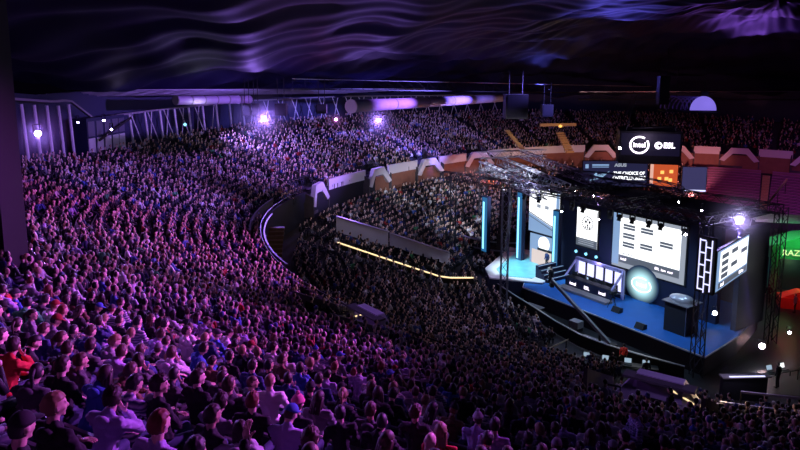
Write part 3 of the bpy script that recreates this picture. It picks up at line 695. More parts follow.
# small stage monitors, mic stands, pit items
for i, (u, n) in enumerate(((12.2, .6), (8.9, 2.0))):
    e = sthing('floor_monitor', u, n, 1.5, ['black wedge loudspeaker near the right front stage edge', 'black wedge loudspeaker right of the player booth'][i], 'loudspeaker')
    q = MB(); q.extr([(-.4, -.25, 0), (-.4, .3, 0), (-.4, .3, .35), (-.4, .05, .42)], (.8, 0, 0)); q.build('cabinet', M['black'], e)
    q = MB(); q.extr([(-.34, -.24, .05), (-.34, .03, .4), (.34, .03, .4), (.34, -.24, .05)], (0, -.03, .02)); q.build('grille', M['blackm'], e)
def tripod(u, n, z, label):
    e = sthing('camera_tripod', u, n, z, label, 'tripod'); 
    for a in (90, 210, 330):
        q = MB(); q.tube((0, 0, 1.15), (.45 * math.cos(R(a)), .45 * math.sin(R(a)), 0), .025, n=6); q.build('leg', M['blackm'], e)
    q = MB(); q.box((0, 0, 1.35), (.28, .5, .3)); q.tube((0, -.25, 1.35), (0, -.5, 1.35), .09, n=12); q.build('camera', M['black'], e)
    q = MB(); q.tube((0, .2, 1.25), (.5, .8, 1.2), .02, n=5); q.build('pan_handle', M['steel'], e)
tripod(8.2, 2.4, 1.5, 'camera on tripod standing on the blue stage right of the booth')
# barrier in front of the stage
BAR = [(8.6, 61.6), (9.1, 60.2), (10.4, 56.2), (11.6, 53.0), (12.7, 49.8), (13.9, 47.2), (15.4, 45.2), (17.6, 43.2), (19.6, 41.6)]
for i, (a, b) in enumerate(zip(BAR[:-1], BAR[1:])):
    e = empty('crowd_barrier', (a[0], a[1], 0), 0, ['leftmost, by the platform tip', 'second from the platform tip', 'third from the platform tip', 'fourth from the platform tip', 'fifth, beside the camera crane', 'sixth, behind the crew desks', 'seventh, below the stage front', 'last, at the right stage corner'][i] + ' section of steel crowd barrier', 'barrier')
    A = Vector((0, 0, 0)); Bv = Vector((b[0] - a[0], b[1] - a[1], 0)); up = Vector((0, 0, 1.15))
    q = MB(); q.bar(A + up, Bv + up, .12, .06); q.bar(A + up * .1, Bv + up * .1, .06, .06); q.build('rail', M['steel'], e)
    q = MB(); q.bar(A + up * .5, Bv + up * .5, .03, 1.0); q.build('panel', M['blackm'], e)
    q = MB(); s = Bv.normalized().cross(Vector((0, 0, 1)))
    for f in (.1, .5, .9): q.tube(Bv * f + up, Bv * f - s * .9, .03, n=5)
    q.build('brace', M['steel'], e)
# flat panels lying in the pit
for i, (x, y, w, d, rz, z) in enumerate(((12.0, 55.3, 1.8, 1.1, -.9, .0), (14.6, 50.6, .9, .8, -.9, .5), (15.2, 48.0, 2.0, .7, -.95, 0), (17.2, 45.3, 1.5, .8, -.95, 0))):
    e = empty('low_platform', (x, y, 0), rz, ['pale flat platform in the pit below the left of the stage', 'upright pale case in the pit before the stage', 'long pale riser in the pit beside the crane arm', 'flat riser in the pit near the right stage end'][i], 'platform')
    q = MB(); q.box((0, 0, .35 + z / 2), (w, d, .06 + z)); q.build('top', M['gray'], e); q = MB()
    for sx in (-1, 1):
        for sy in (-1, 1): q.tube((sx * w * .42, sy * d * .42, 0), (sx * w * .42, sy * d * .42, .34), .04)
    q.build('leg_frame', M['blackm'], e)
# camera crane
b0 = Vector((15.3, 46.6, 0)); tip = Vector((12.8, 52.0, 3.9))
e = empty('camera_crane', b0, 0, 'long dark camera crane arm reaching over the pit towards the stage', 'camera crane')
q = MB();
for a in (90, 210, 330): q.tube((0, 0, .9), (.8 * math.cos(R(a)), .8 * math.sin(R(a)), 0), .05)
q.build('base', M['blackm'], e); q = MB(); q.tube((0, 0, .8), (0, 0, 1.5), .09); q.build('column', M['blackm'], e)
d = tip - b0 - Vector((0, 0, 1.5)); q = MB(); q.bar(Vector((0, 0, 1.5)) - d * .22, Vector((0, 0, 1.5)) + d, .2, .26); q.build('arm', mat('crane_grey', (.16, .16, .19), .5), e)
q = MB(); q.box(Vector((0, 0, 1.5)) - d * .24, (.5, .5, .5)); q.build('counterweight', M['black'], e)
q = MB(); q.box(Vector((0, 0, 1.1)) + d, (.3, .5, .35)); q.tube(Vector((0, 0, 1.4)) + d, Vector((0, 0, 1.1)) + d, .04); q.build('camera_head', M['black'], e)

# stage light
spot('light_stage_wash_left', SP(-4, 1, 10.5), SP(-3, 4, 1.5), (.62, .9, 1), 9000, 60, .7, .4)
spot('light_stage_wash', SP(6, -1, 10.5), SP(7, 2.5, 1.5), (.45, .7, 1), 1900, 110, .7, .4)
spot('light_stage_wash_right', SP(13, -1, 10.5), SP(14, 2.5, 1.5), (.45, .7, 1), 1300, 110, .7, .4)
point('light_booth', SP(4.7, 4.7, 4.2), (.55, .45, 1), 90, .3)

# ------------------------------------------------------------------ behind the stage: screens, booths, empty stand
def billboard(name, x0, y0, x1, y1, dep, label, cat, face, frame_m=None, rz=0):
    X0, X1 = (x0 - 400) / 640 * dep, (x1 - 400) / 640 * dep; Z0, Z1 = 21 - (y1 - 75) / 640 * dep, 21 - (y0 - 75) / 640 * dep
    e = empty(name, (X0, dep, Z0), rz, label, cat); w, h = (X1 - X0), Z1 - Z0
    q = MB(); q.box((w / 2, .12, h / 2), (w + .2, .16, h + .2)); q.build('casing', frame_m or M['black'], e)
    block(e, 'face', 0, 0, w, h, face); return e, w, h
# hanging screen cube
dep = 74.; X0, X1 = (622 - 400) / 640 * dep, (681 - 400) / 640 * dep; w = X1 - X0; Z0 = 21 - (164 - 75) / 640 * dep; Z1 = 21 - (131 - 75) / 640 * dep; h = Z1 - Z0
e = empty('screen_cube', ((X0 + X1) / 2, dep, Z0), R(-16), 'black hanging screen cube showing a glowing intel ring and ESL logo', 'screen cube')
q = MB(); q.box((0, w / 2, h / 2), (w, w, h)); q.build('body', M['black'], e)
q = MB(); q.box((0, -.03, h * .6), (w * .94, .04, h * .68)); q.build('screen', emi('cube_screen', (.01, .008, .035), .5), e)
q = MB(); n = 32; cx, cz = -w * .175, h * .58
for i in range(n):
    if i in (3, 4): continue
    a0, a1 = 2 * math.pi * i / n, 2 * math.pi * (i + 1.05) / n
    q.bar((cx + 1.0 * math.cos(a0), -.08, cz + .95 * math.sin(a0)), (cx + 1.0 * math.cos(a1), -.08, cz + .95 * math.sin(a1)), .03, .2)
q.build('ring', E_['logo'], e); text('lettering', 'intel', .8, E_['logo'], e, TX(cx, -.08, cz), bold=.02)
q = MB(); q.tube((w * .13, -.06, cz), (w * .13, -.1, cz), .42, n=24); q.build('emblem', E_['logo'], e); q = MB(); q.tube((w * .145, -.1, cz), (w * .145, -.13, cz), .17, n=20); q.build('emblem_core', M['black'], e)
text('lettering', 'ESL', .85, E_['logo'], e, TX(w * .30, -.08, cz), bold=.03)
for sx in (-1, 1):
    for y in (.3, w - .3): q = MB(); q.tube((sx * w * .4, y, h), (sx * w * .25, y, h + 4.5), .05); q.build('cable', M['blackm'], e)
q = MB(); q.tube((-w * .3, .3, h + .35), (w * .4, .3, h + .6), .12); q.build('spreader_bar', M['blackm'], e)
point('light_screen_cube', ((X0 + X1) / 2 - 1, dep - 2, Z0 + 3), (.8, .6, 1), 120, .4)
# banner
banm = emi('banner_navy', (.022, .022, .07), .8)
e, w, h = billboard('hanging_banner', 585, 161, 650, 187, 88, 'wide dark navy banner with white slogan and pale swoosh, below the screen cube', 'banner', banm)
text('lettering', 'THE CHOICE OF', .62, E_['white'], e, TX(w * .72, -.03, h * .52), sx=.95, bold=.02); text('lettering', 'OVERCLOCKERS', .72, E_['white'], e, TX(w * .72, -.03, h * .33), sx=.85, bold=.03); text('lettering', 'ASUS', .6, E_['grey'], e, TX(w * .58, -.03, h * .84), sx=1.2, bold=.03)
q = MB(); q.add([(w * .10, -.03, h * .22), (w * .30, -.03, h * .34), (w * .42, -.03, h * .62), (w * .34, -.03, h * .52), (w * .22, -.03, h * .46), (w * .22, -.03, h * .62)], [(0, 1, 2, 3, 4, 5)]); q.build('swoosh', emi('swoosh_blue', (.35, .6, .9), .8), e)
q = MB(); q.box((w * .27, -.03, h * .85), (w * .26, .02, h * .06)); q.box((w * .27, -.03, h * .77), (w * .26, .02, h * .03)); q.box((w * .06, -.03, h * .8), (w * .05, .02, h * .16)); q.build('caption_line', E_['pale'], e)
e, w, h = billboard('lit_poster', 653, 163, 681, 187, 88.5, 'glowing orange red poster wall right of the navy banner', 'poster', mat('poster_red', (.5, .1, .04), .6, emit=(1, .16, .05), es=.55, var=.5, vscale=1.0))
block(e, 'side_strip', 0, 0, .45, h, emi('strip_pink', (1, .55, .45), .8), -.03)
for i, (x, z) in enumerate(((1.6, 1.8), (2.3, .9), (1.2, .9), (3.0, 1.9), (2.9, .7))): block(e, 'printed_shape', x * .9, z, x * .9 + .5, z + .45, E_['amber'], -.04)
e, w, h = billboard('projection_screen', 686, 167, 709, 191, 86, 'blank dark blue screen standing in the empty right stand', 'screen', emi('screen_off_blue', (.055, .05, .15), .8), M['gray'], rz=R(-8))
block(e, 'lower_edge', 0, -.1, w, .12, E_['panelv'], -.02)
# amber lit stair tower left
e = empty('lit_stair', (27.5, 103, 8.3), R(10), 'amber lit stair and doorway in the far stand above the white parapet', 'stair')
for i in range(9): q = MB(); q.box((0, i * .5, .4 + i * .33), (1.3, .5, .3)); q.build('step', M['wood'], e)
q = MB(); q.box((0, 5, 4.4), (6.5, .4, .5)); q.build('lintel', M['wood'], e); q = MB(); q.ell((.2, 4.4, 4.2), (.35, .2, .25)); q.build('lamp', E_['amber'], e)
point('light_stair_amber', (27.6, 101.5, 12.6), (1, .55, .2), 170, .2)
e = empty('lit_stair', (19.6, 101, 8.7), R(4), 'narrow pale lit stair in the dark far stand left of centre', 'stair')
for i in range(10): q = MB(); q.box((-i * .18, i * .5, .5 + i * .3), (.8, .5, .3)); q.build('step', M['wood'], e)
point('light_stair_pale', (19.0, 100.5, 12.8), (1, .8, .45), 140, .2)
# coloured lamps washing the fascia, parapet and backstage
point('light_fascia_red', (13.5, 92, 6.4), (1, .20, .10), 500, .5)
point('light_fascia_orange', (3, 91, 6.5), (1, .45, .3), 260, .5)
point('light_fascia_amber', (25.5, 97, 6.6), (1, .5, .15), 250, .3)
point('light_backstage_red', (42, 90, 8.0), (1, .12, .10), 450, .5)
spot('light_portal_pink', (43, 92, 4), (45, 108, 8.2), (1, .32, .34), 4200, 80, .5, .4)
spot('light_parapet_pink', (28, 88, 4), (27, 107, 8.6), (1, .55, .6), 3600, 80, .5, .4)
spot('spotlight_empty_stand', (46, 70, 17), (58, 96, 5), (.75, .14, .65), 3800, 60, .9)
spot('spotlight_empty_stand_violet', (44, 66, 15), (60, 84, 4), (.38, .14, .9), 4200, 70, .9)

# seat benches of the empty right stand
BL = ['lowest', 'second', 'third', 'fourth', 'fifth', 'sixth', 'seventh', 'eighth', 'ninth', 'tenth', 'eleventh', 'twelfth', 'thirteenth', 'fourteenth', 'fifteenth', 'sixteenth', 'top']
def bench(t0, t1, rf, zf, label, e_mat=None, n=None, bh=.80, sd=.36):
    e = empty('seat_bench', (0, 0, 0), 0, label, 'bench'); tm_ = (t0 + t1) / 2; x, y = pol(tm_, rf(tm_)); e.location = (float(x), float(y), float(zf(tm_)))
    mb = MB(); arc_slab(mb, t0, t1, lambda t: float(rf(t)), lambda t: float(rf(t)) + sd, lambda t: float(zf(t)) + .36, lambda t: float(zf(t)) + .42, n=n); rel(e, mb, 'seat', e_mat or M['seat'])
    mb = MB(); arc_slab(mb, t0, t1, lambda t: float(rf(t)) + .36, lambda t: float(rf(t)) + .41, lambda t: float(zf(t)) + .45, lambda t: float(zf(t)) + bh, n=n); rel(e, mb, 'backrest', e_mat or M['seat'])
    return e
for k in range(2, LOW_N):
    for sec, (a, b) in enumerate(((26, 58.5), (60.5, 73))):
        bench(R(a), R(b), lambda t, k=k: low_in(t) + k * LOW_P + .3, lambda t, k=k: low_h(t, k), 'empty plum seat bench, %s row %s the pale stair of the right stand' % (BL[k], 'right of' if sec == 0 else 'left of'), bh=.62, sd=.22)
e = empty('aisle_stair', (0, 0, 0), 0, 'pale aisle stair climbing through the empty right stand', 'stair'); x, y = pol(R(59.5), float(low_in(R(59.5)))); e.location = (float(x), float(y), .9)
mb = MB()
for k in range(LOW_N - 1):
    for j in (0, .5):
        z = float(low_h(R(59.5), k)) + j * .3; arc_slab(mb, R(58.8), R(60.2), lambda t: float(low_in(t)) + (k + j) * LOW_P, lambda t: float(low_in(t)) + (k + j + .5) * LOW_P, lambda t: z, lambda t: z + .12)
rel(e, mb, 'steps', M['wood'])
p0, p1 = atp(776, 203, 74), atp(792, 180, 80)
e = empty('handrail', p0, 0, 'broad pale sloping handrail at the right edge of the empty stand', 'handrail'); q = MB(); q.bar((0, 0, 0), p1 - p0, .12, .3); q.build('rail', M['wood'], e)
q = MB()
for f in (.05, .5, .95): q.tube((p1 - p0) * f, (p1 - p0) * f - Vector((0, 0, 1.6)), .05)
q.build('post', M['blackm'], e)
# ---- divider wall and lit aisle edge in the lower stand, running down towards the floor
def radial_wall(name, t, r0, r1, zf, h, th, m, label, cat, n=12, extra=None):
    ts = t if isinstance(t, tuple) else (t, t); P = []
    for i in range(n + 1):
        f = i / n; rr = r0 + (r1 - r0) * f; tt = ts[0] + (ts[1] - ts[0]) * f; x, y = pol(tt, rr); P.append(Vector((float(x), float(y), float(zf(tt, rr)))))
    e = empty(name, P[0], 0, label, cat); q = MB()
    for a, b in zip(P[:-1], P[1:]): q.extr([a - P[0], b - P[0], b - P[0] + Vector((0, 0, h)), a - P[0] + Vector((0, 0, h))], (th * .0, th, 0))
    q.build('panel', m, e); q = MB()
    for a, b in zip(P[:-1], P[1:]): q.bar(a - P[0] + Vector((0, 0, h + .03)), b - P[0] + Vector((0, 0, h + .03)), th * 1.8, .07)
    q.build('top_rail', extra or M['steel'], e); return e
def lowz(t, r): return .9 + max(0, min(1, (r - float(low_in(t))) / (LOW_N * LOW_P))) * (float(ZA(t)) - 3.2)
radial_wall('divider_wall', (R(177), R(176)), 41.5, 36.3, lambda t, r: lowz(t, r) + .6, 1.6, .25, M['white'], 'upper half of the grey divider wall sloping down through the lower stand', 'wall')
radial_wall('divider_wall', (R(175), R(174.5)), 36.2, 30.0, lambda t, r: lowz(t, r) + .6, 1.3, .25, M['white'], 'lower half of the grey divider wall sloping down through the lower stand', 'wall')
radial_wall('lit_aisle_edge', (R(182), R(183.5)), 41.0, 28.0, lambda t, r: lowz(t, r) + .2, .6, .15, M['blackm'], 'warm glowing strip edging the aisle that slopes to the stage left end', 'light strip', extra=E_['warm'])
# curved rail left of the platform
q = MB()
for j, rr in enumerate((5.6, 5.8)):
    for i in range(24):
        a0, a1 = R(90 + i * 8), R(98 + i * 8); q.tube((rr * math.cos(a0), rr * math.sin(a0), 1.6 - j * .9), (rr * math.cos(a1), rr * math.sin(a1), 1.6 - j * .9), .09, n=6)
for i in range(9):
    a = R(90 + i * 24); q.tube((5.7 * math.cos(a), 5.7 * math.sin(a), 0), (5.7 * math.cos(a), 5.7 * math.sin(a), 1.6), .06, n=5)
o = q.build('curved_rail', M['steel']); o.location = (12.5, 74.5, 1.0); tag(o, 'curved silver rail around the crowd corner left of the stage platform', 'rail')
# ---- right hand side behind the stage
e = empty('green_booth', (35.6, 59.5, 0), R(-12), 'green lit exhibition booth with arched front at the right edge', 'booth')
q = MB(); q.box((.3, 0, 2.2), (.7, .7, 4.4)); q.build('column', M['green'], e); q = MB(); q.box((4.2, 0, 2.2), (.7, .7, 4.4)); q.build('column', M['green'], e)
q = MB(); q.box((2.2, 0, 4.3), (4.8, .7, 1.2)); q.build('front_board', M['green'], e)
q = MB(); q.extr([(-.3, -.3, 4.9), (4.8, -.3, 4.9), (4.8, -.3, 6.2), (2.4, -.3, 5.9), (.6, -.3, 5.2)], (0, 2.6, 0)); q.build('canopy', M['green'], e)
text('lettering', 'RAZER', .8, emi('letter_lime', (.8, 1, .45), 1.2), e, TX(2.0, -.38, 4.3))
q = MB(); q.box((2.2, 1.6, 1.8), (3.6, .1, 3.4)); q.build('rear_wall', M['navy'], e)
spot('light_green_booth', (36.5, 56.0, 8.5), (38, 60, 4.6), (.15, 1, .35), 900, 60, .6, .3); point('light_green_booth_inside', (38, 59.5, 3.0), (.5, 1, .3), 60, .3)
e = empty('red_lit_counter', (35.4, 56.4, 0), R(-20), 'low red lit display counter covered in boxes, right of the stage', 'counter')
q = MB(); q.box((1.5, 0, .5), (4.2, 1.6, 1.0)); q.build('body', M['red'], e)
q = MB(); q.extr([(-.4, -.7, 1.0), (3.4, -.7, 1.0), (2.8, -.7, 1.45), (.9, -.7, 1.6), (.2, -.7, 1.3)], (0, 1.3, 0)); q.build('sloping_top', M['red'], e)
spot('light_red_counter', (36, 54.5, 4.6), (36.6, 56.6, .8), (1, .1, .14), 500, 80, .6, .2); point('light_red_floor', (33.0, 52, 2.5), (1, .08, .15), 60, .2)
e = empty('blue_display', (34.2, 60.5, 1.6), R(-10), 'small blue glowing display left of the green booth', 'display'); block(e, 'picture', 0, 0, .8, 1.6, emi('display_blue', (.05, .25, 1), 1.3)); q = MB(); q.box((.4, .08, .8), (1, .1, 1.8)); q.build('casing', M['black'], e)
q = MB()
for i in range(3): q.bar((0, i * 1.5, 0), (9, i * 1.5, -.4), .12, .3)
for i in range(7): q.tube((i * 1.4, 0, 0), (i * 1.4 + .7, 3, -.2), .06)
o = q.build('gantry_frame', M['white']); o.location = atp(764, 222, 62); tag(o, 'pale horizontal gantry frame above the green booth at right', 'frame')
point('light_gantry', atp(775, 212, 60), (.8, .5, .9), 120, .3)
q = MB(); q.bar((0, 0, 0), atp(756, 240, 60) - atp(764, 200, 60), .06, .06); o = q.build('hanging_cable', M['steel']); o.location = atp(764, 200, 60); tag(o, 'thin curved cable hanging beside the gantry frame', 'cable')
lamp(SP(22.5, -1.5, .8), SP(20, -8, 3), 'low white floor lamp right of the stage corner', E_['lamp'], .13)
lamp(Vector((26.6, 44.6, 1.3)), (20, 20, 12), 'brightest low lamp on the dark floor right of the stage', E_['lamp'], .2, 120, (1, .6, .6), 120)
lamp(Vector((29.8, 46.6, 1.5)), (20, 20, 12), 'small white lamp near the right edge below the red counter', E_['lamp'], .10)
lamp(Vector((24.6, 47.8, 2.6)), (12, 20, 12), 'white lamp standing on the rear right corner of the stage', E_['lamp'], .16)
def desk(x, y, z, rz, w, label, scr):
    e = empty('desk', (x, y, z), rz, label, 'desk'); q = MB(); q.box((0, 0, .74), (w, .7, .05)); q.build('top', M['blackm'], e)
    for sx in (-1, 1):
        for sy in (-1, 1): q = MB(); q.tube((sx * w * .46, sy * .3, 0), (sx * w * .46, sy * .3, .72), .03); q.build('leg', M['blackm'], e)
    for i, (dx, em, lab) in enumerate(scr):
        s = empty('laptop', (x + dx * math.cos(rz), y + dx * math.sin(rz), z + .77), rz, lab, 'laptop')
        q = MB(); q.box((0, 0, .015), (.5, .34, .03)); q.build('keyboard_base', M['black'], s)
        q = MB(); q.extr([(-.25, .17, .03), (.25, .17, .03), (.25, .27, .36), (-.25, .27, .36)], (0, .02, 0)); q.build('lid', M['black'], s)
        q = MB(); q.extr([(-.23, .165, .05), (.23, .165, .05), (.23, .26, .34), (-.23, .26, .34)], (0, -.008, .002)); q.build('display', em, s)
    return e
dl = emi('laptop_glow', (.4, .55, .7), .8)
desk(26.2, 41.8, .0, .3, 3.2, 'dark desk with glowing laptop near the right edge', [(-.6, dl, 'open laptop with pale blue screen near the right edge'), (.5, E_['white'], 'open laptop with white screen, rightmost on the dark desk')])
desk(14.2, 43.4, .0, -.4, 3.2, 'crew desk left of the crowd barrier under the crane', [(-.8, dl, 'open laptop at the left of the crew desk'), (.5, dl, 'open laptop at the right of the crew desk')])
desk(16.6, 42.6, .0, -.3, 3.0, 'second crew desk to the right, beneath the stage front', [(-.5, dl, 'bright laptop on the second crew desk'), (.7, dl, 'pale laptop at the end of the second crew desk')])
point('light_crew_desk', (15.2, 42.6, 2.2), (1, .85, .7), 22, .1)
# bright strip table and curved rails at lower right
e = empty('light_bar_table', (20.3, 36.8, 2.5), R(2), 'long table edge with bright white light strip at lower right', 'table')
q = MB(); q.box((.8, 0, .3), (3.0, .5, .08)); q.build('top', M['gray'], e); q = MB(); q.box((.8, -.2, .37), (2.2, .1, .05)); q.build('light_strip', E_['panelv'], e); q = MB(); q.box((.8, .1, -1.1), (2.8, .3, 2.7)); q.build('panel', M['dark'], e)
for j, (a, b, dz, dr, lab) in enumerate(((240, 252, 1.9, -.6, 'upper'), (239, 254, 1.5, -.2, 'middle'), (238.8, 256, 1.0, .1, 'lower'))):
    mb = MB(); arc_slab(mb, R(a), R(b), lambda t: float(rA(t)) + dr, lambda t: float(rA(t)) + dr + .08, lambda t: float(ZA(t)) + dz - .45, lambda t: float(ZA(t)) + dz - .36)
    e = empty('curved_handrail', (0, 0, 0), 0, lab + ' of three curved handrails below the stage at lower right', 'handrail'); x, y = pol(R(a), float(rA(R(a)))); e.location = (float(x), float(y), float(ZA(R(a)))); rel(e, mb, 'rail', M['steel'])
    for i in range(6): mb = MB(); t = R(a + (b - a) * i / 5); x, y = pol(t, float(rA(t)) + dr); mb.tube((x, y, float(ZA(t))), (x, y, float(ZA(t)) + dz - .4), .04, n=5); rel(e, mb, 'post', M['blackm'])
point('light_strip_table', (20.2, 36.0, 3.6), (.75, .65, 1), 26, .3)
# floor rail by the crew area
e = empty('ramp_rail', (8.6, 42.6, 0), 0, 'thin yellowish rail beside the crew floor left of the desks', 'rail')
q = MB(); q.bar((0, 0, 1.05), (4.2, 3.6, 1.15), .06, .07); q.build('rail', mat('rail_yellow', (.55, .5, .3), .5), e); q = MB()
for f in (.05, .35, .65, .95): q.tube((4.2 * f, 3.6 * f, 0), (4.2 * f, 3.6 * f, 1.1), .04)
q.build('post', M['blackm'], e)

# ------------------------------------------------------------------ people
def ev_mesh(o, name):
    dg = bpy.context.evaluated_depsgraph_get(); me = bpy.data.meshes.new_from_object(o.evaluated_get(dg)); me.name = name; bpy.data.objects.remove(o); return me
def remesh(mb, name, vox, smooth=4, dec=1.0, fac=.5):
    o = bpy.data.objects.new('tmp', mb.mesh('tmp')); COL.objects.link(o)
    m = o.modifiers.new('r', 'REMESH'); m.mode = 'VOXEL'; m.voxel_size = vox
    s = o.modifiers.new('s', 'SMOOTH'); s.factor = fac; s.iterations = smooth
    if dec < 1: d = o.modifiers.new('d', 'DECIMATE'); d.ratio = dec
    bpy.context.view_layer.update()
    me = ev_mesh(o, name); me.materials.clear(); me.polygons.foreach_set('use_smooth', [True] * len(me.polygons)); return me
def head_fn(p):
    x, y, z = p
    f = max(0, y)                                  # front of the skull (+y)
    if z < -.1: k = min(1, (-.1 - z) / .9); x *= 1 - .38 * k; y *= (1 - .25 * k) if y < 0 else (1 - .05 * k)
    if y > .6 and .05 < z < .30: y -= .05             # eye sockets
    if y > .6 and .30 <= z < .5: y += .03
    if y < 0: y *= 1.08
    return Vector((x, y, z))
def add_head(mb, Mh):
    h = MB(); h.ell((0, 0, 0), (.077, .098, .118), nu=28, nv=20, fn=head_fn)
    h.cap((0, .085, .022), (0, .112, -.022), .011, .017, n=8)          # nose
    h.ell((0, .088, -.056), (.024, .012, .007), nu=10, nv=6); h.ell((0, .084, -.069), (.02, .012, .007), nu=10, nv=6)   # lips
    h.ell((0, .07, -.098), (.026, .024, .018), nu=10, nv=8)             # chin
    for s in (-1, 1):
        h.ell((s * .079, -.008, -.005), (.010, .02, .032), nu=8, nv=8); h.ell((s * .034, .083, .038), (.024, .010, .008), nu=8, nv=6); h.ell((s * .042, .062, -.02), (.025, .025, .02), nu=8, nv=6)
    mb.add([Mh @ Vector(p) for p in h.v], h.f)
def add_hand(mb, wrist, d, palm_n, side, curl=.5, sc=1.):
    d = Vector(d).normalized(); nrm_ = Vector(palm_n); nrm_ = (nrm_ - d * nrm_.dot(d)).normalized(); s = d.cross(nrm_) * side
    w = Vector(wrist); pc = w + d * .045 * sc
    B = Matrix((s, d, nrm_)).transposed()
    mb.ell(pc, (.038 * sc, .05 * sc, .014 * sc), M=B, nu=10, nv=8)
    for i, (o, L) in enumerate(((-.028, .062), (-.010, .072), (.009, .068), (.026, .054))):
        p = w + (d * .085 + s * o) * sc; a = d
        for k, f in enumerate((.45, .32, .23)):
            a = (a + nrm_ * curl * (.6 if k == 0 else .7)).normalized(); qn = p + a * L * f * 1.15 * sc; mb.cap(p, qn, .0088 * sc, .0078 * sc, n=6); p = qn
    p = w + (d * .025 - s * .032) * sc; a = (d * .6 - s * .7 + nrm_ * .3).normalized()
    for f in (.034, .028): qn = p + a * f * sc; mb.cap(p, qn, .011 * sc, .0095 * sc, n=6); p = qn; a = (a + d * .5 + nrm_ * .3).normalized()
POSES = {  # pelvis, chest, neck, head, yaw, pitch, L(sh, el, wr), R(...), legs
 'hands_on_knees': dict(pel=(0, 0, .56), che=(0, .02, .95), hd=(0, .08, 1.30), yaw=0, pit=-8, L=((-.2, .02, 1.06), (-.27, .10, .79), (-.15, .36, .68)), R=((.2, .02, 1.06), (.27, .10, .79), (.15, .36, .68)), sit=1),
 'leaning_forward': dict(pel=(0, 0, .56), che=(0, .16, .92), hd=(0, .30, 1.22), yaw=20, pit=-14, L=((-.2, .17, 1.02), (-.25, .36, .76), (-.06, .52, .80)), R=((.2, .17, 1.02), (.25, .36, .76), (.06, .52, .80)), sit=1),
 'arms_folded': dict(pel=(0, .02, .56), che=(0, -.03, .95), hd=(0, .02, 1.31), yaw=-22, pit=-4, L=((-.2, -.03, 1.06), (-.27, .08, .82), (.08, .20, .88)), R=((.2, -.03, 1.06), (.27, .08, .82), (-.08, .22, .84)), sit=1),
 'chin_on_hand': dict(pel=(0, 0, .56), che=(.02, .08, .94), hd=(.02, .17, 1.26), yaw=28, pit=-10, L=((-.2, .08, 1.05), (-.26, .22, .78), (-.08, .40, .72)), R=((.2, .08, 1.05), (.22, .34, .86), (.10, .25, 1.10)), sit=1),
 'looking_down': dict(pel=(0, 0, .56), che=(0, .06, .94), hd=(0, .17, 1.25), yaw=-10, pit=-30, L=((-.2, .06, 1.05), (-.25, .2, .78), (-.05, .36, .80)), R=((.2, .06, 1.05), (.25, .2, .78), (.05, .36, .80)), sit=1),
 'hand_raised': dict(pel=(0, 0, .56), che=(0, .04, .95), hd=(0, .10, 1.30), yaw=12, pit=-4, L=((-.2, .04, 1.06), (-.27, .12, .79), (-.15, .36, .7)), R=((.2, .04, 1.07), (.36, .22, 1.10), (.34, .34, 1.36)), sit=1),
 'standing': dict(pel=(0, 0, .95), che=(0, 0, 1.33), hd=(0, .04, 1.66), yaw=-15, pit=-8, L=((-.2, 0, 1.43), (-.26, -.02, 1.14), (-.25, .08, .88)), R=((.2, 0, 1.43), (.26, -.02, 1.14), (.25, .08, .88)), sit=0),
 'standing_holding': dict(pel=(0, 0, .95), che=(0, .02, 1.33), hd=(0, .08, 1.64), yaw=10, pit=-28, L=((-.2, .02, 1.43), (-.27, .08, 1.16), (-.08, .30, 1.16)), R=((.2, .02, 1.43), (.27, .08, 1.16), (.08, .30, 1.16)), sit=0),
}
def legs(p):
    x = .10
    if p['sit']: return [[(s * x, .0, .54), (s * .15, .44, .52), (s * .14, .42, .10)] for s in (-1, 1)]
    return [[(s * x, 0, .92), (s * .11, .02, .50), (s * .12, -.02, .10)] for s in (-1, 1)]
